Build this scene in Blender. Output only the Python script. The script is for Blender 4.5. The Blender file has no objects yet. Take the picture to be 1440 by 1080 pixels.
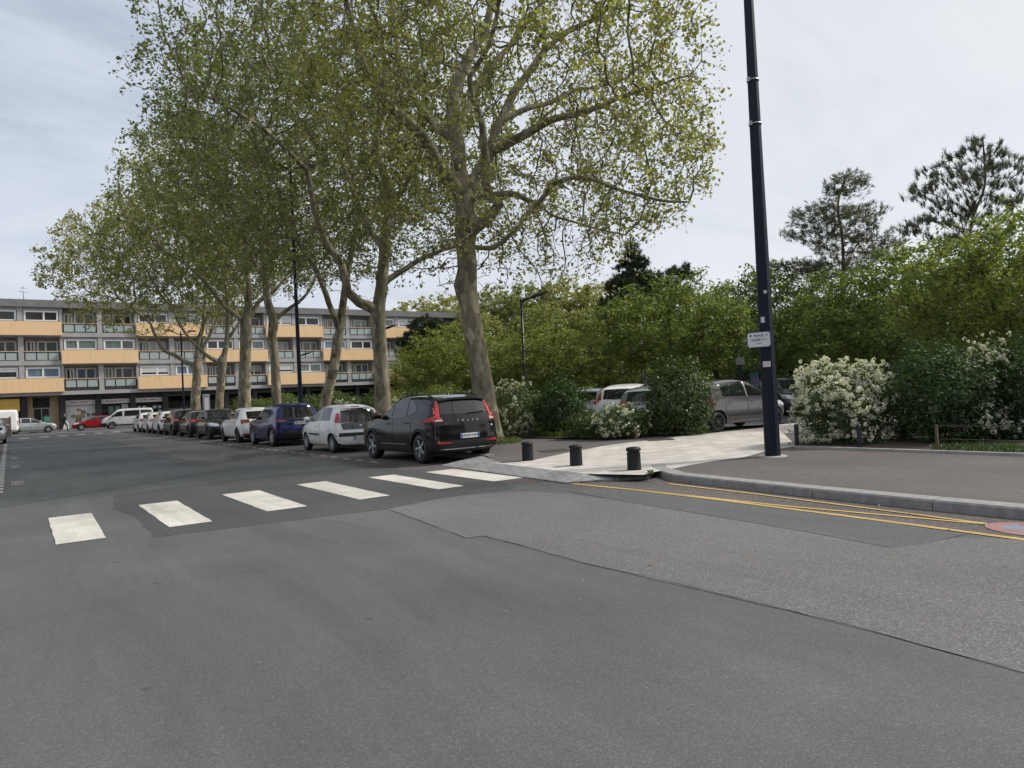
import bpy, bmesh, math, random
import numpy as np
from mathutils import Vector, Matrix, noise as mnoise
from mathutils.bvhtree import BVHTree

random.seed(7)
scene = bpy.context.scene
col = scene.collection
PI = math.pi
rad = math.radians

# ------------------------------------------------------------------ camera
FPX = 1000.0; EYE = 1.55
YAW = rad(35.3); PITCH = rad(0.8); ROLL = rad(2.75)
F0 = np.array([math.sin(YAW), math.cos(YAW), 0.0]); R0 = np.array([math.cos(YAW), -math.sin(YAW), 0.0]); U0 = np.array([0, 0, 1.0])
CF = F0*math.cos(PITCH)+U0*math.sin(PITCH); CU = U0*math.cos(PITCH)-F0*math.sin(PITCH)
CR = R0*math.cos(ROLL)-CU*math.sin(ROLL); CUP = CU*math.cos(ROLL)+R0*math.sin(ROLL)
EYEP = np.array([0, 0, EYE])

def ray(x, y): return CF+CR*(x-720)/FPX+CUP*(540-y)/FPX
def gp(x, y, z=0.0):
    d = ray(x, y); t = (z-EYE)/d[2]; return EYEP+d*t
def at(x, y, dep): return EYEP+dep*ray(x, y)

cam_d = bpy.data.cameras.new('camera'); cam = bpy.data.objects.new('camera', cam_d); col.objects.link(cam)
cam_d.sensor_width = 36; cam_d.lens = 36*FPX/1440; cam_d.clip_end = 2000; cam_d.clip_start = 0.05
M = Matrix.Identity(4)
for i in range(3):
    M[i][0] = CR[i]; M[i][1] = CUP[i]; M[i][2] = -CF[i]; M[i][3] = EYEP[i]
cam.matrix_world = M
scene.camera = cam

# ------------------------------------------------------------------ properties
def tag(o, label=None, cat=None, group=None, kind=None):
    if label: o['label'] = label
    if cat: o['category'] = cat
    if group: o['group'] = group
    if kind: o['kind'] = kind
    return o
def empty(name, loc=(0, 0, 0), rz=0.0, label=None, cat=None, group=None):
    o = bpy.data.objects.new(name, None); col.objects.link(o)
    o.location = loc; o.rotation_euler = (0, 0, rz); o.empty_display_size = 0.3
    return tag(o, label, cat, group)
def link(name, me, parent=None, mat=None, loc=None):
    o = bpy.data.objects.new(name, me); col.objects.link(o)
    if parent is not None: o.parent = parent
    if loc is not None: o.location = loc
    if mat is not None:
        me.materials.clear()
        for m in (mat if isinstance(mat, (list, tuple)) else [mat]): me.materials.append(m)
    return o
def copy_tree(o, parent=None):
    c = o.copy(); col.objects.link(c); c.parent = parent
    for ch in list(o.children): copy_tree(ch, c)
    return c

# ------------------------------------------------------------------ mesh collector
class MB:
    def __init__(s): s.v = []; s.f = []; s.m = []; s.sm = []
    def add(s, vs, fs, mi=0, smooth=False):
        b = len(s.v); s.v += [tuple(v) for v in vs]
        for f in fs:
            s.f.append(tuple(b+i for i in f)); s.m.append(mi); s.sm.append(smooth)
        return s
    def box(s, x0, x1, y0, y1, z0, z1, mi=0):
        v = [(x0,y0,z0),(x1,y0,z0),(x1,y1,z0),(x0,y1,z0),(x0,y0,z1),(x1,y0,z1),(x1,y1,z1),(x0,y1,z1)]
        return s.add(v, [(0,3,2,1),(4,5,6,7),(0,1,5,4),(1,2,6,5),(2,3,7,6),(3,0,4,7)], mi)
    def poly(s, pts, z, mi=0):
        return s.add([(p[0], p[1], z) for p in pts], [tuple(range(len(pts)))], mi)
    def prism(s, pts, z0, z1, mi=0):
        n = len(pts)
        a = sum(pts[i][0]*pts[(i+1)%n][1]-pts[(i+1)%n][0]*pts[i][1] for i in range(n))
        if a < 0: pts = pts[::-1]
        v = [(p[0], p[1], z0) for p in pts]+[(p[0], p[1], z1) for p in pts]
        f = [tuple(range(n))[::-1], tuple(range(n, 2*n))]+[(i, (i+1)%n, n+(i+1)%n, n+i) for i in range(n)]
        return s.add(v, f, mi)
    def tube(s, pts, radii, n=8, mi=0, smooth=True, cap=True, ph=0.0):
        pts = [Vector(p) for p in pts]; m = len(pts); vs = []; ref = None
        for i in range(m):
            t = (pts[min(i+1, m-1)]-pts[max(i-1, 0)])
            t = t.normalized() if t.length > 1e-9 else Vector((0, 0, 1))
            if ref is None: ref = t.orthogonal().normalized()
            else:
                ref = ref-t*ref.dot(t); ref = ref.normalized() if ref.length > 1e-6 else t.orthogonal().normalized()
            bn = t.cross(ref); r = radii[i] if hasattr(radii, '__len__') else radii
            for k in range(n):
                a = 2*PI*k/n+ph; vs.append(pts[i]+(ref*math.cos(a)+bn*math.sin(a))*r)
        fs = [(i*n+k, i*n+(k+1)%n, (i+1)*n+(k+1)%n, (i+1)*n+k) for i in range(m-1) for k in range(n)]
        if cap: fs += [tuple(range(n))[::-1], tuple((m-1)*n+k for k in range(n))]
        return s.add(vs, fs, mi, smooth)
    def lathe(s, prof, n=24, mi=0, axis='z', c=(0, 0, 0), smooth=True):
        vs = []
        for (r, h) in prof:
            for k in range(n):
                a = 2*PI*k/n; p = (r*math.cos(a), r*math.sin(a), h)
                if axis == 'x': p = (p[2], p[0], p[1])
                vs.append((p[0]+c[0], p[1]+c[1], p[2]+c[2]))
        m = len(prof)
        fs = [(i*n+k, i*n+(k+1)%n, (i+1)*n+(k+1)%n, (i+1)*n+k) for i in range(m-1) for k in range(n)]
        return s.add(vs, fs, mi, smooth)
    def mesh(s, name):
        me = bpy.data.meshes.new(name); me.from_pydata(s.v, [], s.f)
        me.polygons.foreach_set('material_index', s.m); me.polygons.foreach_set('use_smooth', s.sm); me.update()
        return me
    def build(s, name, mat, parent=None, loc=None): return link(name, s.mesh(name), parent, mat, loc)

def quads_mesh(name, V, k=4):
    """V: (n*k,3) array, every k verts one face"""
    n = len(V)//k; me = bpy.data.meshes.new(name)
    me.vertices.add(len(V)); me.vertices.foreach_set('co', np.ascontiguousarray(V, dtype=np.float32).ravel())
    me.loops.add(len(V)); me.loops.foreach_set('vertex_index', np.arange(len(V), dtype=np.int32))
    me.polygons.add(n); me.polygons.foreach_set('loop_start', np.arange(0, len(V), k, dtype=np.int32))
    me.update(calc_edges=True); return me
def bevel_obj(o, w, seg=2):
    m = o.modifiers.new('bevel', 'BEVEL'); m.width = w; m.segments = seg; m.limit_method = 'ANGLE'; return o
def smooth_noise(x, y, z=0.0): return mnoise.noise(Vector((x, y, z)))

# ------------------------------------------------------------------ materials
def new_mat(name):
    m = bpy.data.materials.new(name); m.use_nodes = True
    nt = m.node_tree; b = nt.nodes['Principled BSDF']
    return m, nt, b
def N(nt, typ, **kw):
    n = nt.nodes.new(typ)
    for k, v in kw.items():
        if k in n.inputs: n.inputs[k].default_value = v
        else: setattr(n, k, v)
    return n
def rgba(c): return (c[0], c[1], c[2], 1.0)
def ramp(nt, fac, stops):
    r = nt.nodes.new('ShaderNodeValToRGB'); e = r.color_ramp.elements
    e[0].position, e[0].color = stops[0][0], rgba(stops[0][1])
    e[1].position, e[1].color = stops[-1][0], rgba(stops[-1][1])
    for p, c in stops[1:-1]:
        q = e.new(p); q.color = rgba(c)
    nt.links.new(fac, r.inputs[0]); return r.outputs[0]
def mixc(nt, fac, a, b, mode='MIX'):
    m = nt.nodes.new('ShaderNodeMix'); m.data_type = 'RGBA'; m.blend_type = mode
    for sock, v in ((m.inputs[0], fac), (m.inputs[6], a), (m.inputs[7], b)):
        if isinstance(v, (int, float)): sock.default_value = v
        elif isinstance(v, (tuple, list)): sock.default_value = rgba(v)
        else: nt.links.new(v, sock)
    return m.outputs[2]
def noise_t(nt, vec, scale, detail=4, rough=0.55, dist=0.0):
    n = nt.nodes.new('ShaderNodeTexNoise'); n.inputs['Scale'].default_value = scale
    n.inputs['Detail'].default_value = detail; n.inputs['Roughness'].default_value = rough; n.inputs['Distortion'].default_value = dist
    if vec is not None: nt.links.new(vec, n.inputs['Vector'])
    return n.outputs[0]
def coords(nt, kind='Object', scale=None):
    tc = nt.nodes.new('ShaderNodeTexCoord'); o = tc.outputs[kind]
    if scale:
        mp = nt.nodes.new('ShaderNodeMapping'); mp.inputs['Scale'].default_value = scale; nt.links.new(o, mp.inputs[0]); o = mp.outputs[0]
    return o
def bump(nt, b, height, strength=0.3, dist=0.01):
    n = nt.nodes.new('ShaderNodeBump'); n.inputs['Strength'].default_value = strength; n.inputs['Distance'].default_value = dist
    nt.links.new(height, n.inputs['Height']); nt.links.new(n.outputs[0], b.inputs['Normal'])

def plain(name, c, rough=0.6, metal=0.0, spec=0.5, var=0.0, vscale=3.0, coat=0.0, bumpk=0.0):
    m, nt, b = new_mat(name)
    b.inputs['Base Color'].default_value = rgba(c); b.inputs['Roughness'].default_value = rough
    b.inputs['Metallic'].default_value = metal; b.inputs['Specular IOR Level'].default_value = spec
    if coat: b.inputs['Coat Weight'].default_value = coat; b.inputs['Coat Roughness'].default_value = 0.04
    if var:
        v = coords(nt); n = noise_t(nt, v, vscale, 6, 0.6)
        o = ramp(nt, n, [(0.25, tuple(max(0, x*(1-var)) for x in c)), (0.75, tuple(x*(1+var) for x in c))])
        nt.links.new(o, b.inputs['Base Color'])
        if bumpk: bump(nt, b, noise_t(nt, v, vscale*12, 5), bumpk, 0.01)
    return m

def asphalt(name, c, grain=0.35, gscale=95.0, blot=0.14, rough=0.85, tint=None, pale=None, bstr=0.35, streak=0.1):
    m, nt, b = new_mat(name); v = coords(nt)
    big = noise_t(nt, v, 0.35, 5, 0.6, 0.4)
    mid = noise_t(nt, coords(nt, 'Object', (1.0, 0.16, 1.0)), 1.6, 5, 0.65, 0.6)
    vor = nt.nodes.new('ShaderNodeTexVoronoi'); vor.inputs['Scale'].default_value = gscale; nt.links.new(v, vor.inputs['Vector'])
    sep = nt.nodes.new('ShaderNodeSeparateColor'); nt.links.new(vor.outputs['Color'], sep.inputs[0])
    fine = noise_t(nt, v, gscale*0.55, 3, 0.7)
    lo = tuple(x*(1-blot) for x in c); hi = tuple(x*(1+blot) for x in (pale or c))
    base = ramp(nt, big, [(0.3, lo), (0.7, hi)])
    st = ramp(nt, mid, [(0.3, (1-streak,)*3), (0.7, (1+streak,)*3)])
    base = mixc(nt, 1.0, base, st, 'MULTIPLY')
    g = ramp(nt, sep.outputs[0], [(0.0, (1-grain,)*3), (0.72, (1.0,)*3), (0.9, (1+grain*0.9,)*3), (1.0, (1+grain*2.0,)*3)])
    base = mixc(nt, 1.0, base, g, 'MULTIPLY')
    g2 = ramp(nt, fine, [(0.3, (1-grain*0.5,)*3), (0.7, (1+grain*0.5,)*3)])
    base = mixc(nt, 1.0, base, g2, 'MULTIPLY')
    # sparse pale flecks trodden into the surface
    v2 = nt.nodes.new('ShaderNodeTexVoronoi'); v2.inputs['Scale'].default_value = 2.2; nt.links.new(v, v2.inputs['Vector'])
    fl = ramp(nt, v2.outputs['Distance'], [(0.0, (1,)*3), (0.024, (1,)*3), (0.03, (0,)*3)])
    s2 = nt.nodes.new('ShaderNodeSeparateColor'); nt.links.new(v2.outputs['Color'], s2.inputs[0])
    pick = ramp(nt, s2.outputs[1], [(0.72, (0,)*3), (0.74, (0.8,)*3)])
    base = mixc(nt, mixc(nt, 1.0, fl, pick, 'MULTIPLY'), base, (0.3, 0.3, 0.29))
    # dark spots: gum and oil
    v3 = nt.nodes.new('ShaderNodeTexVoronoi'); v3.inputs['Scale'].default_value = 1.3; nt.links.new(v, v3.inputs['Vector'])
    d3 = ramp(nt, v3.outputs['Distance'], [(0.0, (0.55,)*3), (0.03, (0.6,)*3), (0.06, (1,)*3)])
    base = mixc(nt, 0.7, base, d3, 'MULTIPLY')
    nt.links.new(base, b.inputs['Base Color']); b.inputs['Roughness'].default_value = rough
    b.inputs['Specular IOR Level'].default_value = 0.3
    bump(nt, b, sep.outputs[1], bstr, 0.006)
    return m

def paint(name, c, metal=0.0, rough=0.15):
    m, nt, b = new_mat(name)
    n = noise_t(nt, coords(nt), 2.5, 4)
    nt.links.new(ramp(nt, n, [(0.3, tuple(x*0.93 for x in c)), (0.7, tuple(x*1.05 for x in c))]), b.inputs['Base Color'])
    b.inputs['Metallic'].default_value = metal; b.inputs['Roughness'].default_value = rough
    b.inputs['Coat Weight'].default_value = 0.25; b.inputs['Coat Roughness'].default_value = 0.04
    b.inputs['Specular IOR Level'].default_value = 0.35
    return m

def leafmat(name, dark, light, trans=0.35, gloss=0.12, accent=None, vary=True):
    m = bpy.data.materials.new(name); m.use_nodes = True; nt = m.node_tree; nt.nodes.clear()
    out = nt.nodes.new('ShaderNodeOutputMaterial'); geo = nt.nodes.new('ShaderNodeNewGeometry')
    stops = [(0.0, dark), (0.55, tuple((a+b)/2 for a, b in zip(dark, light))), (0.92, light), (1.0, accent or light)]
    c = ramp(nt, geo.outputs['Random Per Island'], stops)
    big = noise_t(nt, coords(nt), 0.5, 3)
    c = mixc(nt, 1.0, c, ramp(nt, big, [(0.3, (0.8, 0.82, 0.8)), (0.7, (1.15, 1.15, 1.1))]), 'MULTIPLY')
    oi = nt.nodes.new('ShaderNodeObjectInfo')
    if vary: c = mixc(nt, 1.0, c, ramp(nt, oi.outputs['Random'], [(0.0, (0.78, 0.86, 0.85)), (0.5, (1.0, 1.0, 1.0)), (1.0, (1.35, 1.25, 1.1))]), 'MULTIPLY')
    d = nt.nodes.new('ShaderNodeBsdfDiffuse'); t = nt.nodes.new('ShaderNodeBsdfTranslucent'); g = nt.nodes.new('ShaderNodeBsdfGlossy')
    g.inputs['Roughness'].default_value = 0.45; g.inputs['Color'].default_value = (0.6, 0.65, 0.6, 1)
    nt.links.new(c, d.inputs[0]); nt.links.new(mixc(nt, 1.0, c, (1.2, 1.25, 0.6), 'MULTIPLY'), t.inputs[0])
    a = nt.nodes.new('ShaderNodeMixShader'); a.inputs[0].default_value = trans; nt.links.new(d.outputs[0], a.inputs[1]); nt.links.new(t.outputs[0], a.inputs[2])
    e = nt.nodes.new('ShaderNodeMixShader'); e.inputs[0].default_value = gloss*0.5; nt.links.new(a.outputs[0], e.inputs[1]); nt.links.new(g.outputs[0], e.inputs[2])
    nt.links.new(e.outputs[0], out.inputs[0]); return m

def barkmat(name, base, dark, pale, scale=3.0):
    m, nt, b = new_mat(name); v = coords(nt, 'Object', (1, 1, 0.45))
    vor = nt.nodes.new('ShaderNodeTexVoronoi'); vor.inputs['Scale'].default_value = scale*2.2
    wv = nt.nodes.new('ShaderNodeMix'); wv.data_type = 'VECTOR'; wv.inputs[0].default_value = 0.18
    nz = nt.nodes.new('ShaderNodeTexNoise'); nz.inputs['Scale'].default_value = 5; nt.links.new(v, nz.inputs['Vector'])
    nt.links.new(v, wv.inputs[4]); nt.links.new(nz.outputs['Color'], wv.inputs[5]); nt.links.new(wv.outputs[1], vor.inputs['Vector'])
    sep = nt.nodes.new('ShaderNodeSeparateColor'); nt.links.new(vor.outputs['Color'], sep.inputs[0])
    c = ramp(nt, sep.outputs[0], [(0.0, dark), (0.35, base), (0.75, base), (0.9, pale), (1.0, pale)])
    n2 = noise_t(nt, v, scale*3, 8, 0.65); c = mixc(nt, 1.0, c, ramp(nt, n2, [(0.3, (0.6,)*3), (0.7, (1.25,)*3)]), 'MULTIPLY')
    n3 = noise_t(nt, v, 0.8, 3); c = mixc(nt, ramp(nt, n3, [(0.45, (0,)*3), (0.65, (0.5,)*3)]), c, (0.075, 0.085, 0.035))
    nt.links.new(c, b.inputs['Base Color']); b.inputs['Roughness'].default_value = 0.9
    bump(nt, b, n2, 0.6, 0.03); return m

MAT = {}
MAT['road'] = asphalt('asphalt_main', (0.100, 0.107, 0.108), 0.19, 130, 0.13, pale=(0.106, 0.109, 0.108), streak=0.15)
MAT['coarse'] = asphalt('asphalt_coarse', (0.146, 0.143, 0.142), 0.34, 115, 0.10, bstr=0.5)
MAT['patch'] = asphalt('asphalt_dark', (0.074, 0.076, 0.078), 0.3, 110, 0.12)
MAT['strip'] = asphalt('asphalt_strip', (0.100, 0.108, 0.106), 0.25, 120, 0.08)
MAT['lane'] = asphalt('asphalt_worn', (0.135, 0.13, 0.126), 0.4, 80, 0.18, streak=0.2)
MAT['gutter'] = asphalt('asphalt_reddish', (0.112, 0.098, 0.094), 0.5, 80, 0.16)
MAT['pave_asph'] = asphalt('pavement_asphalt', (0.118, 0.106, 0.102), 0.3, 120, 0.14, streak=0.08)
MAT['lot'] = asphalt('car_park_asphalt', (0.10, 0.102, 0.108), 0.3, 90, 0.12)
MAT['seam'] = plain('asphalt_joint', (0.075, 0.076, 0.077), 0.8, var=0.3, vscale=8)

def stripe_mat(name, c, wear=0.55):
    m, nt, b = new_mat(name); v = coords(nt)
    n = noise_t(nt, v, 1.4, 5, 0.6); n2 = noise_t(nt, v, 45, 4, 0.7)
    k = ramp(nt, n, [(0.3, tuple(x*0.74 for x in c)), (0.62, c)])
    tyre = noise_t(nt, coords(nt, 'Object', (1.6, 0.12, 1)), 1.5, 4, 0.7)
    k = mixc(nt, 1.0, k, ramp(nt, tyre, [(0.32, (0.74, 0.74, 0.73)), (0.55, (1.0,)*3)]), 'MULTIPLY')
    vor = nt.nodes.new('ShaderNodeTexVoronoi'); vor.feature = 'DISTANCE_TO_EDGE'; vor.inputs['Scale'].default_value = 2.6; nt.links.new(v, vor.inputs['Vector'])
    crack = ramp(nt, vor.outputs[0], [(0.0, (1,)*3), (0.008, (0,)*3)])
    cm = ramp(nt, noise_t(nt, v, 0.9, 2), [(0.5, (0,)*3), (0.6, (0.75,)*3)])
    k = mixc(nt, mixc(nt, 1.0, crack, cm, 'MULTIPLY'), k, (0.13, 0.13, 0.13))
    sp = ramp(nt, n2, [(wear+0.06, (0,)*3), (wear+0.12, (0.55,)*3)])
    k = mixc(nt, sp, k, (0.22, 0.22, 0.21))
    nt.links.new(k, b.inputs['Base Color']); b.inputs['Roughness'].default_value = 0.7; bump(nt, b, n2, 0.2, 0.004); return m
MAT['white_line'] = stripe_mat('road_paint_white', (0.68, 0.655, 0.59), 0.5)
MAT['white_worn'] = stripe_mat('road_paint_white_worn', (0.55, 0.54, 0.51), 0.42)
MAT['yellow_line'] = stripe_mat('road_paint_yellow', (0.60, 0.41, 0.115), 0.5)
MAT['red_line'] = stripe_mat('road_paint_red', (0.33, 0.15, 0.135), 0.46)
MAT['blue_line'] = stripe_mat('road_paint_blue', (0.19, 0.22, 0.31), 0.46)

def paving(name, c1, c2, sx, sy, mortar):
    m, nt, b = new_mat(name); v = coords(nt)
    br = nt.nodes.new('ShaderNodeTexBrick'); nt.links.new(v, br.inputs['Vector'])
    br.inputs['Scale'].default_value = 1.0; br.inputs['Brick Width'].default_value = sx; br.inputs['Row Height'].default_value = sy
    br.inputs['Mortar Size'].default_value = 0.012; br.inputs['Color1'].default_value = rgba(c1); br.inputs['Color2'].default_value = rgba(c2); br.inputs['Mortar'].default_value = rgba(mortar)
    n = noise_t(nt, v, 0.9, 6, 0.65); k = mixc(nt, 1.0, br.outputs[0], ramp(nt, n, [(0.3, (0.8, 0.79, 0.77)), (0.7, (1.08,)*3)]), 'MULTIPLY')
    n2 = noise_t(nt, v, 60, 3); k = mixc(nt, 1.0, k, ramp(nt, n2, [(0.3, (0.88,)*3), (0.7, (1.1,)*3)]), 'MULTIPLY')
    nt.links.new(k, b.inputs['Base Color']); b.inputs['Roughness'].default_value = 0.75; bump(nt, b, br.outputs[1], -0.25, 0.01); return m
MAT['pale_paving'] = paving('pale_stone_paving', (0.60, 0.57, 0.53), (0.48, 0.455, 0.42), 0.6, 0.3, (0.2, 0.185, 0.165))
MAT['granite_paving'] = paving('grey_granite_setts', (0.30, 0.305, 0.31), (0.25, 0.255, 0.26), 0.2, 0.2, (0.16, 0.16, 0.16))
MAT['kerb'] = plain('granite_kerb', (0.255, 0.252, 0.245), 0.8, var=0.3, vscale=9, bumpk=0.3)
MAT['edging'] = plain('concrete_edging', (0.36, 0.35, 0.33), 0.85, var=0.2, vscale=5)
MAT['soil'] = plain('bark_mulch_soil', (0.055, 0.042, 0.03), 0.95, var=0.5, vscale=14, bumpk=0.5)
MAT['lawn'] = plain('grass_ground', (0.06, 0.085, 0.025), 0.95, var=0.4, vscale=2, bumpk=0.5)

MAT['black_metal'] = plain('anthracite_metal', (0.012, 0.015, 0.022), 0.42, 0.0, 0.5, var=0.25, vscale=4)
MAT['mast_paint'] = plain('navy_black_mast_paint', (0.008, 0.012, 0.024), 0.5, spec=0.25, var=0.2, vscale=3)
MAT['bollard'] = plain('bollard_cast_iron', (0.013, 0.015, 0.018), 0.6, spec=0.3, var=0.35, vscale=14, bumpk=0.2)
MAT['steel'] = plain('galvanised_steel', (0.36, 0.36, 0.36), 0.4, 0.7)
MAT['white_plate'] = plain('white_enamel', (0.70, 0.72, 0.72), 0.35, var=0.05)
MAT['navy'] = plain('navy_enamel', (0.02, 0.035, 0.11), 0.4)
MAT['grey_ink'] = plain('faded_grey_ink', (0.42, 0.43, 0.46), 0.5)
MAT['paper'] = plain('paper_sticker', (0.62, 0.6, 0.6), 0.7, var=0.1, vscale=30)
MAT['rust'] = plain('rusty_wire', (0.12, 0.085, 0.06), 0.8, var=0.4, vscale=20)

MAT['glass'] = plain('car_glass', (0.012, 0.015, 0.015), 0.04, 0.0, 0.85)
MAT['tyre'] = plain('tyre_rubber', (0.016, 0.016, 0.017), 0.8, var=0.2, vscale=10)
MAT['trim'] = plain('black_plastic', (0.018, 0.018, 0.02), 0.55, var=0.15, vscale=8)
MAT['well'] = plain('wheel_arch_liner', (0.008, 0.008, 0.008), 0.9)
MAT['alloy'] = plain('alloy_rim', (0.55, 0.56, 0.58), 0.3, 0.6)
MAT['hubcap'] = plain('grey_hubcap', (0.42, 0.43, 0.45), 0.35, 0.4)
MAT['dark_rim'] = plain('dark_rim', (0.03, 0.03, 0.032), 0.4, 0.3)
MAT['red_lens'] = plain('red_light_lens', (0.46, 0.012, 0.016), 0.12, coat=1.0)
MAT['dark_red_lens'] = plain('dark_red_light_lens', (0.22, 0.01, 0.015), 0.12, coat=1.0)
MAT['clear_lens'] = plain('clear_lens', (0.62, 0.64, 0.66), 0.1, 0.3, coat=1.0)
MAT['chrome'] = plain('chrome', (0.7, 0.7, 0.7), 0.15, 1.0)
MAT['plate_white'] = plain('plate_white', (0.7, 0.7, 0.68), 0.4)
MAT['plate_blue'] = plain('plate_blue', (0.02, 0.09, 0.42), 0.4)
MAT['ink'] = plain('black_ink', (0.015, 0.015, 0.015), 0.5)

# ------------------------------------------------------------------ text
def text_mesh(txt, size, align='CENTER', extrude=0.002, bold=0.0):
    cu = bpy.data.curves.new('lettering', 'FONT'); cu.body = txt; cu.size = size; cu.align_x = align; cu.align_y = 'CENTER'
    cu.extrude = extrude; cu.resolution_u = 2; cu.offset = bold
    o = bpy.data.objects.new('lettering_source', cu); col.objects.link(o)
    dg = bpy.context.evaluated_depsgraph_get(); me = bpy.data.meshes.new_from_object(o.evaluated_get(dg))
    bpy.data.objects.remove(o); bpy.data.curves.remove(cu); me.name = 'lettering'
    return me
def text(name, txt, size, mat, parent, matrix, **kw):
    me = text_mesh(txt, size, **kw); me.transform(matrix); return link(name, me, parent, mat)

# ------------------------------------------------------------------ light and sky
SUN_EL = rad(46); SUN_AZ = rad(112)     # azimuth from +Y towards +X
sd = Vector((math.sin(SUN_AZ)*math.cos(SUN_EL), math.cos(SUN_AZ)*math.cos(SUN_EL), math.sin(SUN_EL)))
sl = bpy.data.lights.new('sun', 'SUN'); so = bpy.data.objects.new('sun', sl); col.objects.link(so)
sl.energy = 2.3; sl.angle = rad(7); sl.color = (1.0, 0.955, 0.88)
so.rotation_euler = (-sd).to_track_quat('-Z', 'Y').to_euler(); so.location = (40, 10, 60)
w = bpy.data.worlds.new('World'); scene.world = w; w.use_nodes = True; nt = w.node_tree; nt.nodes.clear()
wo = nt.nodes.new('ShaderNodeOutputWorld'); bg = nt.nodes.new('ShaderNodeBackground'); nt.links.new(bg.outputs[0], wo.inputs[0])
sky = nt.nodes.new('ShaderNodeTexSky'); sky.sky_type = 'NISHITA'; sky.sun_disc = False
sky.sun_elevation = SUN_EL; sky.sun_rotation = SUN_AZ; sky.dust_density = 3.0; sky.air_density = 1.0
bg.inputs[1].default_value = 0.1
tc = nt.nodes.new('ShaderNodeTexCoord')
# a veil of thin high cloud: direction divided by height gives a flat layer overhead
sepx = nt.nodes.new('ShaderNodeSeparateXYZ'); nt.links.new(tc.outputs['Generated'], sepx.inputs[0])
def mth(op, a, b=None):
    n = nt.nodes.new('ShaderNodeMath'); n.operation = op
    for i, q in enumerate((a, b)):
        if q is None: continue
        if isinstance(q, (int, float)): n.inputs[i].default_value = q
        else: nt.links.new(q, n.inputs[i])
    return n.outputs[0]
zz = mth('ADD', mth('MAXIMUM', sepx.outputs[2], 0.0), 0.16)
cx = nt.nodes.new('ShaderNodeCombineXYZ'); nt.links.new(mth('DIVIDE', sepx.outputs[0], zz), cx.inputs[0]); nt.links.new(mth('DIVIDE', sepx.outputs[1], zz), cx.inputs[1])
mp = nt.nodes.new('ShaderNodeMapping'); mp.inputs['Rotation'].default_value = (0, 0, 0.5); mp.inputs['Scale'].default_value = (0.55, 1.1, 1); nt.links.new(cx.outputs[0], mp.inputs[0])
n1 = noise_t(nt, mp.outputs[0], 1.1, 7, 0.58, 0.5)
n2 = noise_t(nt, mp.outputs[0], 3.0, 6, 0.6, 1.0)
cover = ramp(nt, mth('ADD', mth('MULTIPLY', n1, 0.75), mth('MULTIPLY', n2, 0.25)), [(0.38, (0.55,)*3), (0.50, (0.85,)*3), (0.60, (0.97,)*3)])
cloud = ramp(nt, n1, [(0.3, (4.1, 4.55, 5.35)), (0.7, (4.9, 5.25, 5.9))])
# thin cloud is brighter towards the veiled sun
vd = nt.nodes.new('ShaderNodeVectorMath'); vd.operation = 'DOT_PRODUCT'; nt.links.new(tc.outputs['Generated'], vd.inputs[0]); vd.inputs[1].default_value = tuple(sd)
sunny = mth('MULTIPLY', mth('POWER', mth('MAXIMUM', vd.outputs['Value'], 0.0), 2.0), 1.0)
cloud = mixc(nt, sunny, cloud, (6.2, 6.1, 5.95))
skyd = mixc(nt, 1.0, sky.outputs[0], (0.8, 0.8, 0.8), 'MULTIPLY')
hz = mth('POWER', mth('SUBTRACT', 1.0, mth('MAXIMUM', sepx.outputs[2], 0.0)), 4.0)
side = mth('MINIMUM', mth('ADD', mth('MULTIPLY', mth('MAXIMUM', vd.outputs['Value'], 0.0), 1.4), 0.12), 1.0)
full = mixc(nt, cover, skyd, cloud)
nt.links.new(mixc(nt, mth('MULTIPLY', hz, side), full, (6.5, 6.55, 6.6)), bg.inputs[0])
scene.view_settings.view_transform = 'Standard'; scene.view_settings.look = 'None'
scene.view_settings.exposure = 0.58; scene.view_settings.gamma = 1.0
# ================================================================== GROUND
from mathutils.geometry import tessellate_polygon
def jag(pts, step=0.25, amp=0.03, closed=True, seed=0.0):
    out = []; n = len(pts)
    for i in range(n if closed else n-1):
        a = np.array(pts[i][:2], float); b = np.array(pts[(i+1) % n][:2], float); L = np.linalg.norm(b-a); k = max(1, int(L/step))
        nv = np.array([-(b-a)[1], (b-a)[0]])/max(L, 1e-6)
        for j in range(k):
            q = a+(b-a)*j/k
            e = amp*(smooth_noise(q[0]*2.1+seed, q[1]*2.1)+0.6*smooth_noise(q[0]*7+seed, q[1]*7)) if amp else 0
            out.append(tuple(q+nv*e))
    if not closed: out.append(tuple(pts[-1][:2]))
    return out
def fillpoly(name, pts, z, mat, parent=None, kind='structure'):
    """concave-safe flat polygon"""
    if parent is not None: z = z*0.3      # thin overlays: a step of a millimetre or two is enough
    bm = bmesh.new(); vs = [bm.verts.new((p[0], p[1], z)) for p in pts]
    m = len(pts)
    tris = [(i, i+1, m-2-i, m-1-i) for i in range(m//2-1)] if isinstance(pts, Strip) else tessellate_polygon([[Vector((p[0], p[1], 0)) for p in pts]])
    for tr in tris:
        try: bm.faces.new([vs[i] for i in tr])
        except ValueError: pass
    bm.normal_update()
    for f in bm.faces:
        if f.normal.z < 0: f.normal_flip()
    me = bpy.data.meshes.new(name); bm.to_mesh(me); bm.free()
    o = link(name, me, parent, mat)
    if parent is None and kind: o['kind'] = kind
    return o
def G(*px, z=0.0): return [tuple(gp(x, y, z)[:2]) for x, y in px]
class Strip(list): pass
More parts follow.
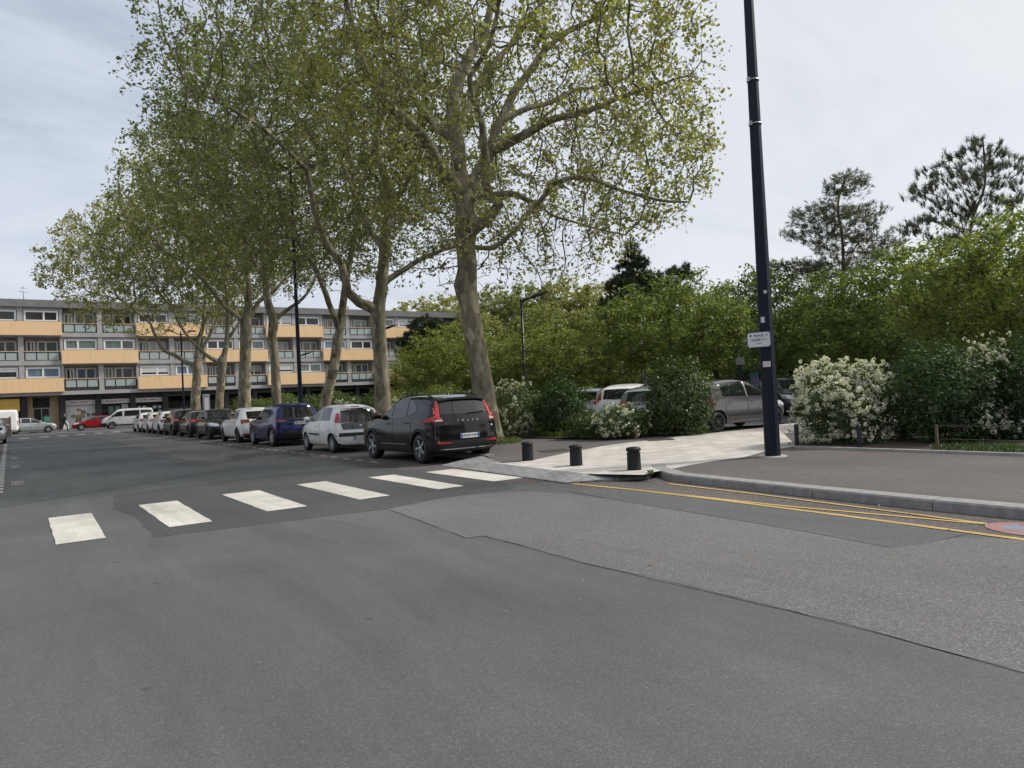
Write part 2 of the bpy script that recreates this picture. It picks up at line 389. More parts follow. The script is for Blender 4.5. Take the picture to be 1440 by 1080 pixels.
def ribbon(pts, wd, amp=0.0, step=0.3):
    pts = jag(pts, step, 0, closed=False); m = len(pts); L = []; Rr = []
    for i in range(m):
        a = np.array(pts[max(i-1, 0)]); b = np.array(pts[min(i+1, m-1)]); d = (b-a)/max(np.linalg.norm(b-a), 1e-9); nv = np.array([-d[1], d[0]])
        q = np.array(pts[i]); w2 = wd/2
        L.append(tuple(q+nv*max(w2*0.15, w2+amp*smooth_noise(q[0]*9, q[1]*9)))); Rr.append(tuple(q-nv*max(w2*0.15, w2+amp*smooth_noise(q[0]*9+30, q[1]*9))))
    s = Strip(L+Rr[::-1]); return s

kp = [tuple(gp(x, y)[:2]) for x, y in ((1440, 731), (1312, 718), (1206, 706.8), (1087, 693.6), (1000, 683.5), (945, 677))]
KF = [(kp[0][0]+0.02, -25)]+kp+[(9.30, 8.98), (9.62, 9.30)]
ground = fillpoly('ground', [(-500, -400), (500, -400), (500, 600), (-500, 600)], -0.03, MAT['lawn'])
road = fillpoly('road', [(-15, -25), (9.0, -25), (9.0, 8.2), (9.8, 9.35), (9.4, 14), (9.4, 68), (90, 68), (90, 83.2), (-60, 83.2), (-60, 68), (-15, 68)], 0.0, MAT['road'])
# old surfacing patches, each 4 mm above the one below
def patch(name, pts, z, mat, amp=0.035, seed=0.0): return fillpoly(name, jag(pts, 0.2, amp, True, seed), z, mat, road)
patch('worn_lane', [(4.45, 62)]+[(4.5, 40), (4.42, 31), (4.3, 22.5), (4.25, 19.6), (6.9, 20.6), (7.1, 30), (7.1, 62)], 0.004, MAT['lane'], 0.06)
patch('reddish_gutter', [(6.95, 10.2), (7.35, 9.2), (7.2, 8.2), (7.5, 6.0), (7.55, -25), (8.74, -25), (8.74, 6.4), (9.3, 9.0), (9.3, 13.5), (9.36, 66), (7.05, 66), (6.9, 14.6)], 0.006, MAT['gutter'], 0.03)
patch('lane_repair', [(5.4, 22.0), (7.0, 22.6), (7.0, 24.4), (5.6, 24.0)], 0.0095, MAT['patch'], 0.03)
patch('dark_repair', G((159, 697), (312, 676), (400, 666), (560, 652))+[(7.0, 14.4), (7.3, 13.6), (7.05, 10.4), (6.75, 9.6)]+G((640, 698), (545, 716), (360, 738), (217, 756), (196, 730), (160, 715)), 0.008, MAT['patch'], 0.05)
patch('coarse_repair', G((545, 716), (600, 705), (650, 697), (740, 691), (800, 695), (860, 702), (1000, 725), (1140, 749), (1250, 770), (1300, 764), (1340, 757))+[(7.45, 2.7), (7.5, -15), (4.15, -15)]+G((1440, 947), (1220, 886), (1000, 833), (900, 810), (820, 792), (740, 769), (680, 754), (655, 757), (600, 736)), 0.012, MAT['coarse'], 0.035)
patch('blue_grey_repair', G((800, 691), (845, 687), (900, 692), (1000, 704), (1200, 729), (1362, 751), (1300, 765), (1250, 771), (1140, 750), (1000, 726), (860, 703)), 0.016, MAT['strip'], 0.02)
for i, (pl, wd) in enumerate([(G((545, 716), (600, 736), (655, 757), (680, 754), (740, 769), (820, 792), (900, 810), (1000, 833), (1220, 886), (1440, 947)), 0.008),
               (G((860, 702), (1000, 725), (1140, 749), (1250, 770)), 0.008),
               ([(-3, 15.4), (0, 15.5), (4.3, 18.6), (7.0, 19.3)], 0.035), ([(4.28, 19.6), (4.42, 31), (4.5, 40), (4.45, 62)], 0.02)]):
    fillpoly('asphalt_joint', ribbon(jag(pl, 0.25, 0.03, False), wd, min(wd*0.7, 0.012), 0.12), 0.0205 + 0.0005*i, MAT['seam'], road)
# painted markings
ZS = [(0.41, 0.93, 10.2, 12.95), (1.68, 2.22, 10.37, 13.28), (3.03, 3.63, 10.62, 13.42), (4.45, 4.98, 10.59, 13.65), (5.85, 6.36, 10.55, 13.45), (7.02, 7.66, 10.6, 13.25)]
for x0, x1, y0, y1 in ZS:
    fillpoly('zebra_stripe', jag([(x0, y0), (x1, y0), (x1+0.07, y1), (x0+0.02, y1)], 0.12, 0.012, True, x0), 0.024, MAT['white_line'], road)
for px, py in [(35, 616.5), (62, 614.5), (88, 612.8), (114, 611), (139, 609.2), (163, 607.4)]:
    c = gp(px, py); fillpoly('zebra_stripe', [(c[0]-0.3, c[1]-1.3), (c[0]+0.3, c[1]-1.3), (c[0]+0.3, c[1]+1.3), (c[0]-0.3, c[1]+1.3)], 0.012, MAT['white_worn'], road)
yl = G((805, 680.5), (880, 688), (1000, 702), (1200, 727.5), (1440, 759.5)); yl.append((7.45, -3))
fillpoly('yellow_line', ribbon(yl, 0.085, 0.008, 0.1), 0.024, MAT['yellow_line'], road)
fillpoly('yellow_line', ribbon(G((866, 686.5), (960, 696.5), (1100, 712), (1250, 725.5), (1388, 738)), 0.06, 0.008, 0.1), 0.0285, MAT['yellow_line'], road)
fillpoly('yellow_line', ribbon(G((940, 681), (1060, 695), (1200, 713), (1300, 726), (1386, 737.5)), 0.06, 0.008, 0.1), 0.0335, MAT['yellow_line'], road)
cc = gp(1470, 747)[:2]
def disc(r, n=40, ry=None): return [(cc[0]+r*math.cos(2*PI*k/n), cc[1]+(ry or r)*math.sin(2*PI*k/n)) for k in range(n)]
fillpoly('no_stopping_ring', disc(0.36, ry=0.5), 0.0245, MAT['red_line'], road)
fillpoly('no_stopping_disc', disc(0.25, ry=0.35), 0.0285, MAT['blue_line'], road)
for sgn in (-1, 1):
    fillpoly('no_stopping_bar', ribbon([(cc[0]-0.24*0.7, cc[1]-sgn*0.35*0.7), (cc[0]+0.24*0.7, cc[1]+sgn*0.35*0.7)], 0.07), 0.0345+0.003*sgn, MAT['red_line'], road)
y = 9.0
for k in range(60):      # dashed edge line of the parking bays on both sides
    yy = 16.5+k*0.9
    if yy < 62:
        fillpoly('parking_dash', jag([(7.42, yy), (7.52, yy), (7.52, yy+0.45), (7.42, yy+0.45)], 0.1, 0.012, True, k), 0.012, MAT['white_worn'], road)
    yy = 18.3+k*0.8
    fillpoly('parking_dash', [(-0.30, yy), (-0.16, yy), (-0.16, yy+0.42), (-0.30, yy+0.42)], 0.012, MAT['white_worn'], road)
for k, yy in enumerate((20.6, 27.6, 33.5, 39.5)):
    m = Matrix.Translation((0.12, yy, 0.006)) @ Matrix.Rotation(PI/2, 4, 'Z')
    text('payant_lettering', 'PAYANT', 0.36, MAT['white_worn'], road, m, extrude=0.001)

# kerb and pavements
def kerb_obj(path, wd=0.28, h=0.12, name='kerb'):
    mb = MB(); pts = jag(path, 0.5, 0, False); m = len(pts); nrm = []
    for i in range(m):
        a = np.array(pts[max(i-1, 0)]); b = np.array(pts[min(i+1, m-1)]); d = (b-a)/np.linalg.norm(b-a); nrm.append(np.array([d[1], -d[0]]))
    # separate stones about 1 m long with a thin open joint
    s = 0
    while s < m-1:
        e = min(s+2, m-1); vs = []
        dz = 0.004*smooth_noise(s*1.7, 3.1)
        for i, sh in ((s, 0.006), (e, -0.006)):
            q = np.array(pts[i]); t = np.array(pts[min(i+1, m-1)])-np.array(pts[max(i-1, 0)]); t = t/np.linalg.norm(t); q = q+t*sh
            o = q+nrm[i]*wd
            vs += [(q[0]-nrm[i][0]*0.015, q[1]-nrm[i][1]*0.015, -0.05), (q[0], q[1], h-0.02+dz), (q[0]+nrm[i][0]*0.02, q[1]+nrm[i][1]*0.02, h+dz), (o[0], o[1], h+dz), (o[0], o[1], -0.05)]
        mb.add(vs, [(0, 1, 6, 5), (1, 2, 7, 6), (2, 3, 8, 7), (3, 4, 9, 8), (0, 4, 3, 2, 1), (5, 6, 7, 8, 9)]); s = e
    o = mb.build(name, MAT['kerb']); o['kind'] = 'structure'; return o
kerb_obj(KF)
kerb_obj([(9.2, 14.2), (9.2, 30), (9.2, 66), (9.8, 67.4), (12, 68), (89, 68)])
bnd = G((920, 664), (983, 652), (1048, 643), (1080, 634), (1120, 627.5), z=0.115)     # limit between asphalt and pale paving
bA = gp(1117, 627.5, 0.16); bB = gp(1440, 638, 0.16); bdir = (bB-bA)/np.linalg.norm(bB-bA); bC = bA+bdir*34
kb = [(p[0]+0.2, p[1]+0.0) for p in KF[:-3]]+[(KF[-3][0]+0.2, KF[-3][1]), (9.5, 8.85), (9.75, 9.12)]
fillpoly('pavement', kb+jag(bnd, 0.3, 0.02, False)+[(bA[0]+.06, bA[1]), (bC[0]+.06, bC[1]), (9.02, -25)], 0.115, MAT['pave_asph'])
fillpoly('pavement', [(9.46, 14.2), (10.2, 12.6), (16, 12.6), (19.5, 14.0), (16.2, 40), (16.2, 67.7), (12, 67.7), (10, 67.2), (9.46, 66)], 0.115, MAT['pave_asph'])
pp = G((689, 651), (823, 667), (905, 668.5), z=0.11)+bnd+[(17.2, 11.6), (27, 10.6), (27, 14.2)]+G((985, 609), (930, 617), (860, 625), (800, 636), (745, 648), (706, 651), z=0.12)
fillpoly('pavement', [tuple(gp(700, 651, 0.11)[:2]), tuple(gp(760, 646, 0.11)[:2]), (10.6, 12.4), (10.6, 14.8), (9.2, 14.8), (9.2, 14.2)], 0.1125, MAT['pave_asph'])
fillpoly('stone_path', pp, 0.119, MAT['pale_paving'])
mb = MB()
A = (*gp(620, 655, 0.0)[:2], 0.012); B = (*gp(795, 679, 0.02)[:2], 0.028); Cc = (*gp(914, 670, 0.04)[:2], 0.05); D = (*gp(823, 667, 0.11)[:2], 0.1185); E_ = (*gp(689, 651, 0.11)[:2], 0.1185)
C2 = (*gp(905, 668.5, 0.11)[:2], 0.1185); E2 = (*gp(706, 651, 0.12)[:2], 0.1185); A2 = (9.3, 14.6, 0.10)
mb.add([A, B, Cc, C2, D, E_, E2, A2], [(0, 1, 4, 5), (1, 2, 3, 4), (0, 5, 6, 7)])
mb.add([A, B, Cc, A2]+[(p[0], p[1], -0.05) for p in (A, B, Cc, A2)], [(0, 4, 5, 1), (1, 5, 6, 2), (3, 7, 4, 0)])
o = mb.build('paved_ramp', MAT['granite_paving']); o['kind'] = 'structure'
mb = MB(); mb.add([Cc, (9.30, 8.94, 0.06), (9.62, 9.28, 0.095), (10.05, 9.2, 0.1125), (*bnd[0], 0.1125), C2, (Cc[0], Cc[1], -0.05), (9.30, 8.94, -0.05)], [(0, 1, 2), (0, 2, 5), (2, 3, 4, 5), (0, 6, 7, 1)]); o = mb.build('kerb', MAT['kerb']); o['kind'] = 'structure'
fillpoly('paving_patch', G((905, 617), (945, 615.5), (950, 618), (912, 620), z=0.13), 0.123, MAT['soil'], None)
fillpoly('paving_patch', G((755, 633), (795, 630), (800, 633), (765, 636), z=0.13), 0.123, MAT['soil'], None)
fillpoly('pavement', [(12.6, 10.5), (16.0, 11.9), (27, 11.0), (45, 8.2), (40, 6.3), (18, 8.5), (bA[0], bA[1]+.02)], 0.1105, MAT['pave_asph'])
fillpoly('car_park', [(18.6, 14.9), (27, 13.4), (27, 9.4), (45, 8.0), (60, 20), (60, 34), (19, 40), (18.2, 18)], 0.127, MAT['lot'])
# planting beds
bedR = [(bA[0]+.05, bA[1]), (bC[0]+.05, bC[1]), (40, -25), (40, 6.5), (19, 8.9), (15.6, 9.75)]
fillpoly('planting_bed', bedR, 0.15, MAT['soil'])
bedL = G((700, 613), (760, 616), (850, 617.5), (905, 613), (990, 609), z=0.14)+[(18.6, 16.5), (18.0, 40), (26, 44), (26, 66), (15.0, 66), (15.0, 40)]
fillpoly('planting_bed', bedL, 0.151, MAT['soil'])
mb = MB()
for a, b in [(bA, bA+bdir*8), (bA+bdir*8, bC)]: mb.prism([(a[0], a[1]), (a[0]+0.1, a[1]), (b[0]+0.1, b[1]), (b[0], b[1])], 0.05, 0.165)
o = mb.build('bed_edging', MAT['edging']); o['kind'] = 'structure'
fillpoly('pavement', [(-60, 83.4), (100, 83.4), (100, 88.4), (-60, 88.4)], 0.12, MAT['pave_asph'])
kerb_obj([(100, 83.2), (-60, 83.2)][::-1], 0.2, 0.118)
fillpoly('lawn', [(19, 41), (60, 35), (130, 10), (130, 200), (56, 200), (27, 66), (27, 45)], 0.12, MAT['lawn'])
fillpoly('lawn', [(40.5, -25), (130, -25), (130, 9), (46, 7.6), (40.5, 6.4)], 0.12, MAT['lawn'])

# ================================================================== APARTMENT BUILDING
MAT['concrete'] = plain('grey_render', (0.40, 0.39, 0.38), 0.9, var=0.18, vscale=0.8)
MAT['concrete_dark'] = plain('dark_grey_render', (0.21, 0.205, 0.2), 0.9, var=0.2, vscale=0.8)
def stained(name, c):
    m, nt, b = new_mat(name); v = coords(nt, 'Object', (2.5, 2.5, 0.35)); n = noise_t(nt, v, 1.2, 6, 0.65)
    k = ramp(nt, n, [(0.25, tuple(x*0.86 for x in c)), (0.45, c), (0.8, tuple(min(1, x*1.07) for x in c))])
    nt.links.new(k, b.inputs['Base Color']); b.inputs['Roughness'].default_value = 0.85; return m
MAT['ochre'] = stained('ochre_parapet', (0.88, 0.60, 0.345))
MAT['upvc'] = plain('white_window_frame', (0.85, 0.85, 0.84), 0.45)
MAT['shutter'] = plain('white_roller_shutter', (0.66, 0.66, 0.65), 0.6, var=0.06)
def winglass(name, c):
    m, nt, b = new_mat(name); v = coords(nt, 'Object', (9, 1, 0.4)); n = noise_t(nt, v, 1.5, 3)
    nt.links.new(ramp(nt, n, [(0.3, tuple(x*0.6 for x in c)), (0.7, tuple(x*1.3 for x in c))]), b.inputs['Base Color'])
    b.inputs['Roughness'].default_value = 0.08; b.inputs['Specular IOR Level'].default_value = 0.55; return m
MAT['pane_dark'] = winglass('dark_pane', (0.03, 0.033, 0.035))
MAT['pane_curtain'] = winglass('curtained_pane', (0.19, 0.23, 0.225))
MAT['pane_blue'] = winglass('blue_pane', (0.16, 0.21, 0.29))
MAT['balu'] = plain('frosted_balustrade_glass', (0.40, 0.46, 0.46), 0.25)
MAT['shop_dark'] = plain('black_shop_cladding', (0.018, 0.019, 0.023), 0.5)
MAT['shop_glass'] = plain('shop_glass', (0.02, 0.022, 0.024), 0.06, spec=0.7)
MAT['shop_white'] = plain('white_shop_panel', (0.75, 0.75, 0.76), 0.5, var=0.05)
MAT['sign_red'] = plain('sign_red', (0.42, 0.04, 0.05), 0.5)
MAT['tan'] = plain('tan_stone', (0.40, 0.29, 0.17), 0.85, var=0.15, vscale=2)
MAT['yellow_shop'] = plain('yellow_fascia', (0.62, 0.40, 0.08), 0.7, var=0.1)

FY = 88.0; B0 = 4.6-14; BW = 7.05; NB = 9
X0 = B0; X1 = B0+BW*NB
bld = empty('apartment_building', (X0, FY, 0), 0, 'long grey four storey apartment block with staggered ochre parapets over dark shops', 'building')
def bp(name, mb, mat, parent=None):
    me = mb.mesh(name); me.transform(Matrix.Translation((-X0, -FY, 0))); 
    return link(name, me, parent or bld, mat)
FZ = [4.07, 6.98, 9.95]       # slab levels of the three storeys
mb = MB(); mb.box(X0, X1, FY+1.5, FY+13, 3.2, 13.0)     # core
mb.box(X0, X1, FY+4.2, FY+13, 0, 3.2)
bp('wall', mb, MAT['concrete'])
mb = MB(); mb.box(X0-0.1, X1+0.1, FY-0.25, FY+13.1, 12.86, 13.62)
bp('roof', mb, MAT['concrete_dark'])
mb = MB(); mb.box(X0, X1, FY-0.12, FY+1.5, 3.70, 4.10); mb.box(X0, X1, FY-0.08, FY+1.498, 6.85, 7.32); mb.box(X0, X1, FY-0.08, FY+1.498, 9.80, 10.25)
bp('floor_slab', mb, MAT['concrete'])
mb = MB()
for i in range(NB+1): mb.box(X0+i*BW-0.14, X0+i*BW+0.14, FY+0.05, FY+1.49, 4.1, 12.85)
for i in range(NB): mb.box(X0+(i+0.5)*BW-0.24, X0+(i+0.5)*BW+0.24, FY-0.02, FY+1.49, 4.1, 12.85)
bp('pillar', mb, MAT['concrete'])
mb = MB(); mb.box(X1-0.25, X1+0.12, FY-0.25, FY+13, 0, 12.84); bp('gable_wall', mb, MAT['concrete'])
rw = random.Random(5)
def window(x0, x1, z0, z1, y, style, shut=0.0):
    mb = MB(); t = 0.15; xs = x0+(x1-x0)*rw.choice((0.5, 0.58, 0.42))
    mb.box(x0, x1, y, y+0.1, z0, z0+t); mb.box(x0, x1, y, y+0.1, z1-t, z1)
    for a in (x0, xs-t*0.6, x1-t): mb.box(a, a+t*1.15, y-0.005, y+0.095, z0+t, z1-t)
    f = bp('window', mb, MAT['upvc'])
    mb = MB(); mb.box(x0+t, x1-t, y+0.05, y+0.09, z0+t, z1-t); mb2 = bp('pane', mb, MAT[style], f)
    if shut > 0:
        mb = MB(); zb = z1-t-(z1-z0-2*t)*shut; n = 8
        for k in range(n): mb.box(x0+t, x1-t, y+0.012, y+0.04, zb+(z1-t-zb)*k/n, zb+(z1-t-zb)*(k+0.93)/n)
        bp('roller_shutter', mb, MAT['shutter'], f)
for i in range(NB):
    a = X0+i*BW
    for fl in range(3):
        par = (i+fl) % 2 == 1     # ochre parapet bay or open loggia
        zs = FZ[fl]; stl = lambda: rw.choice(('pane_dark', 'pane_dark', 'pane_curtain', 'pane_blue', 'pane_curtain'))
        halves = [(a+0.22, a+BW/2-0.32), (a+BW/2+0.32, a+BW-0.22)]
        if par:
            mb = MB(); mb.box(a-0.05, a+BW+0.05, FY-0.45, FY-0.1, zs-0.02, zs+1.42); bp('ochre_parapet', mb, MAT['ochre'])
            mb = MB(); mb.box(a-0.06, a+BW+0.06, FY-0.46, FY-0.095, zs+1.422, zs+1.45); bp('parapet_coping', mb, MAT['concrete_dark'])
            mb = MB(); mb.box(a+0.14, a+BW-0.14, FY+0.14, FY+0.3, zs+0.2, zs+1.47); mb.box(a+0.14, a+BW-0.14, FY+0.14, FY+0.3, zs+2.56, zs+2.9); bp('spandrel', mb, MAT['concrete'])
            for (h0, h1) in halves: window(h0, h1, zs+1.47, zs+2.56, FY+0.1, stl(), rw.choice((0, 0, 0, 0, 0.35, 0.75)))
        else:
            for (h0, h1) in halves:
                mb = MB(); mb.box(h0, h1, FY, FY+0.05, zs+0.42, zs+1.18); bp('balustrade_pane', mb, MAT['balu'])
                mb = MB(); mb.box(h0-0.02, h1+0.02, FY-0.03, FY+0.08, zs+1.18, zs+1.27)
                for k in range(4): q = h0+(h1-h0)*k/3; mb.box(q-0.04, q+0.04, FY-0.02, FY+0.07, zs+0.3, zs+1.179)
                bp('balustrade_rail', mb, MAT['black_metal'])
                mb = MB(); mb.box(h0-0.1, h1+0.1, FY-0.06, FY+0.1, zs+1.272, zs+1.33); bp('handrail', mb, MAT['ochre'])
                d = h0+(h1-h0)*0.30
                window(h0+0.1, d, zs+0.5, zs+2.5, FY+1.38, stl()); window(d+0.18, h1-0.05, zs+1.2, zs+2.5, FY+1.38, stl(), rw.choice((0, 0, 0, 0.6, 1)))
# shops under the overhang
SY = FY+1.3
mb = MB(); mb.box(X0, X1, SY+2.7, SY+2.85, 0.1, 3.7); bp('shop_back_wall', mb, MAT['shop_dark'])
mb = MB()
for k in range(19):
    q = 4.6+k*3.3
    if q < X1: mb.box(q-0.26, q+0.26, SY-0.9, SY+2.69, 0.1, 3.69)
mb.box(4.6, X1-0.3, SY-0.6, SY-0.2, 3.28, 3.69); mb.box(0.9, 1.5, SY-0.8, SY+2.69, 0.1, 3.69); bp('shop_pillar', mb, MAT['shop_dark'])
mb = MB(); mb.box(-8.5, 0.88, SY-1.1, SY-0.9, 2.2, 3.45); bp('shop_fascia', mb, MAT['yellow_shop'])
mb = MB(); mb.box(1.55, 2.0, SY-0.2, SY+0.3, 0.1, 3.69); mb.box(3.5, 4.3, SY-0.2, SY+0.3, 0.1, 3.69); bp('entrance_wall', mb, MAT['tan'])
mb = MB()
for a, b in ((2.0, 2.1), (2.72, 2.8), (3.4, 3.5)): mb.box(a, b, SY, SY+0.1, 0.1, 2.35)
mb.box(2.0, 3.5, SY-0.003, SY+0.103, 2.351, 2.45); d = bp('entrance_door', mb, MAT['concrete'])
mb = MB(); mb.box(2.1, 3.4, SY+0.03, SY+0.06, 0.15, 2.35); mb.box(2.0, 3.5, SY+0.03, SY+0.06, 2.46, 3.5); bp('pane', mb, MAT['shop_glass'], d)
def shop(a, b, kind):
    g = MB(); g.box(a, b, SY, SY+0.08, 0.15, 2.62); p = bp('shop_window', g, MAT['shop_white'] if kind == 'poster' else MAT['shop_glass'])
    if kind in ('poster', 'door', 'posters'):
        s = MB(); s.box(a, b, SY-0.3, SY-0.18, 2.62, 3.12); s_ = bp('shop_sign', s, MAT['shop_white'])
        # red lettering is too small to read in the photograph: irregular letter-sized strokes only
        t = MB(); q = a+(b-a)*0.28; rr = random.Random(int(a*10))
        t.box(a+(b-a)*0.2, a+(b-a)*0.245, SY-0.315, SY-0.301, 2.78, 2.98)
        while q < b-(b-a)*0.22:
            wd = rr.uniform(0.06, 0.11); h = rr.choice((0.1, 0.1, 0.16))
            t.box(q, q+wd, SY-0.315, SY-0.301, 2.8, 2.8+h); q += wd+(0.035 if rr.random() > 0.2 else 0.12)
        bp('sign_lettering', t, MAT['sign_red'], s_)
    if kind == 'poster':
        rr = random.Random(3); bm = bmesh.new()
        cols = [plain('print_brown', (0.22, 0.17, 0.12), 0.6), plain('print_grey', (0.2, 0.2, 0.2), 0.6), plain('print_ochre', (0.4, 0.28, 0.1), 0.6)]
        for ci, cm in enumerate(cols):
            t = MB()
            for k in range(9):
                cxp = (a+b)/2+rr.gauss(0.1, 0.55); cz = 1.35+rr.gauss(0, 0.4); r = rr.uniform(0.1, 0.25); n = 11
                vs = [(cxp+r*math.cos(2*PI*j/n)*rr.uniform(0.6, 1.3), SY-0.004-0.004*ci-0.0003*k, cz+r*math.sin(2*PI*j/n)*rr.uniform(0.6, 1.3)) for j in range(n)]
                t.add(vs, [tuple(range(n))])
            bp('window_print', t, cm, p)
    if kind == 'posters':
        t = MB()
        for r_ in range(3):
            for c_ in range(5):
                if (r_+c_) % 4 != 0: t.box(a+0.25+c_*0.52, a+0.6+c_*0.52, SY-0.02, SY-0.005, 0.9+r_*0.48, 1.22+r_*0.48)
        bp('window_card', t, MAT['paper'], p)
    if kind == 'door':
        t = MB()
        for q in (0.26, 0.5): t.box(a+(b-a)*q, a+(b-a)*(q+0.17), SY-0.03, SY-0.005, 0.2, 2.3)
        bp('shop_door', t, MAT['pane_curtain'], p)
        t = MB(); t.box(b-0.75, b-0.1, SY-0.02, SY-0.004, 1.2, 2.5); bp('window_poster', t, MAT['paper'], p)
    if kind == 'light':
        t = MB(); t.box(a+0.1, b-0.2, SY-0.02, SY-0.004, 0.3, 1.75); bp('window_film', t, MAT['pane_curtain'], p)
for k in range(15):
    a = 4.6+k*3.3+0.28; b = a+2.74
    if b > X1: break
    shop(a, b, ['poster', 'door', 'posters', 'light', 'dark', 'dark', 'light', 'dark', 'dark', 'door', 'dark'][k % 11] if k < 7 else 'dark')
mb = MB(); mb.tube([(1.6, FY+2, 13.6), (1.6, FY+2, 15.3)], 0.04, 5); mb.tube([(1.2, FY+2, 14.7), (2.0, FY+2, 14.7)], 0.03, 5); mb.tube([(1.3, FY+2, 15.1), (1.9, FY+2, 15.1)], 0.03, 5)
bp('aerial', mb, MAT['steel'])
mb = MB()
for q, h in ((38, 1.0), (42.5, 1.6), (46, 0.8)): mb.box(q-0.4, q+0.4, FY+4, FY+4.8, 13.6, 13.6+h)
bp('chimney', mb, MAT['concrete'])

# ================================================================== MASTS, LAMPS, BOLLARDS, SIGNS
def mast(x, y, z0, h, r0, r1, label, plate=False):
    t = empty('light_mast', (x, y, z0), 0, label, 'light mast', 'tall tapered light masts')
    mb = MB(); mb.tube([(0, 0, 0), (0, 0, h)], [r0, r1], 8, smooth=False, ph=PI/8); mb.build('pole', MAT['mast_paint'], t)
    mb = MB(); mb.tube([(0, 0, -0.01), (0, 0, 0.015)], [r0*1.9, r0*1.7], 20, smooth=False); mb.build('base_plate', MAT['edging'] if plate else MAT['mast_paint'], t)
    for s in (-1, 1):
        mb = MB(); mb.tube([(0, 0, h-0.3), (s*0.9, 0, h+0.05)], 0.04, 6); mb.build('bracket', MAT['mast_paint'], t)
        mb = MB(); mb.box(s*0.9-0.3, s*0.9+0.3, -0.16, 0.16, h, h+0.1); mb.build('floodlight', MAT['black_metal'], t)
    return t
PX, PY = 11.93, 8.31
m1 = mast(PX, PY, 0.115, 13.0, 0.15, 0.065, 'tall navy black tapered mast on the pavement carrying the street name plate', True)
fwd = np.array([-PX, -PY, 0]); fwd /= np.linalg.norm(fwd); ang = math.atan2(-fwd[0], fwd[1])
def face_at(ang_, dz, out): # matrix of a plate that faces direction ang_ (rotation about Z of the -Y facing plate)
    return Matrix.Translation((0, 0, dz)) @ Matrix.Rotation(ang_, 4, 'Z') @ Matrix.Translation((0, -out, 0))
af = math.atan2(-fwd[0], fwd[1])+PI    # plate's -Y axis looks at the camera side of the street
def stuck(name, z, wd, h, out, mat, dx=0.0, t=0.003):
    mb = MB(); mb.box(dx-wd/2, dx+wd/2, -t, 0, -h/2, h/2); me = mb.mesh(name); me.transform(face_at(af, z, out)); return link(name, me, m1, mat)
stuck('sticker', 2.62, 0.07, 0.11, 0.134, MAT['paper'], -0.05); stuck('sticker', 1.77, 0.14, 0.11, 0.139, MAT['paper'], -0.02)
stuck('sticker', 3.15, 0.06, 0.06, 0.128, MAT['paper'], 0.02)
for z, r in ((6.4, 0.112), (7.25, 0.106)):
    mb = MB(); mb.lathe([(r, z), (r+0.01, z), (r+0.01, z+0.025), (r, z+0.025)], 16)
    mb.box(-r-0.05, -r, -0.025, 0.025, z-0.03, z+0.05); mb.box(r, r+0.05, -0.02, 0.02, z-0.01, z+0.06); mb.build('steel_clamp', MAT['steel'], m1)
sg = empty('street_sign', (PX, PY, 2.36), 0, 'white street name plate with navy border fixed to the tall mast', 'street sign')
SA = af - rad(12)
def sgn(name, mb, mat): me = mb.mesh(name); me.transform(Matrix.Rotation(SA, 4, 'Z') @ Matrix.Translation((-0.105, -0.16, 0))); return link(name, me, sg, mat)
def octo(wd, h, c): return [(-wd/2+c, -h/2), (wd/2-c, -h/2), (wd/2, -h/2+c), (wd/2, h/2-c), (wd/2-c, h/2), (-wd/2+c, h/2), (-wd/2, h/2-c), (-wd/2, -h/2+c)]
def vplate(wd, h, c, y0, y1):
    pts = octo(wd, h, c); mb = MB(); n = 8
    mb.add([(p[0], y0, p[1]) for p in pts]+[(p[0], y1, p[1]) for p in pts], [tuple(range(n)), tuple(range(n, 2*n))[::-1]]+[(i, n+i, n+(i+1) % n, (i+1) % n) for i in range(n)]); return mb
sgn('border_plate', vplate(0.45, 0.31, 0.035, -0.012, 0.02), MAT['navy']); sgn('plate', vplate(0.415, 0.275, 0.03, -0.02, -0.0125), MAT['white_plate'])
for s_, sz, dx, dz, mt in (('PLACE', 0.062, 0.0, 0.075, 'navy'), ('JULES', 0.066, -0.055, -0.005, 'navy'), ('FERRY', 0.056, 0.09, 0.0, 'grey_ink')):
    text('lettering', s_, sz, MAT[mt], sg, Matrix.Rotation(SA, 4, 'Z') @ Matrix.Translation((-0.105+dx, -0.16-0.0215, dz)) @ Matrix.Rotation(PI/2, 4, 'X'), extrude=0.001, bold=0.0012)
mb = MB()
for k in range(7): mb.box(-0.05+k*0.015, -0.042+k*0.015, -0.022, -0.0205, -0.085, -0.066)
mb.box(-0.165, -0.135, -0.022, -0.0205, 0.06, 0.1); mb.box(0.135, 0.165, -0.022, -0.0205, 0.07, 0.078); mb.box(0.14, 0.16, -0.022, -0.0205, 0.082, 0.1)
sgn('emblem', mb, MAT['navy'])
m2 = mast(10.9, 32.2, 0.115, 12.5, 0.105, 0.055, 'tall black light mast rising behind the blue car among the plane trees')
m3 = mast(12.3, 66.5, 0.115, 8.2, 0.095, 0.055, 'tall black light mast beside the farthest plane tree')

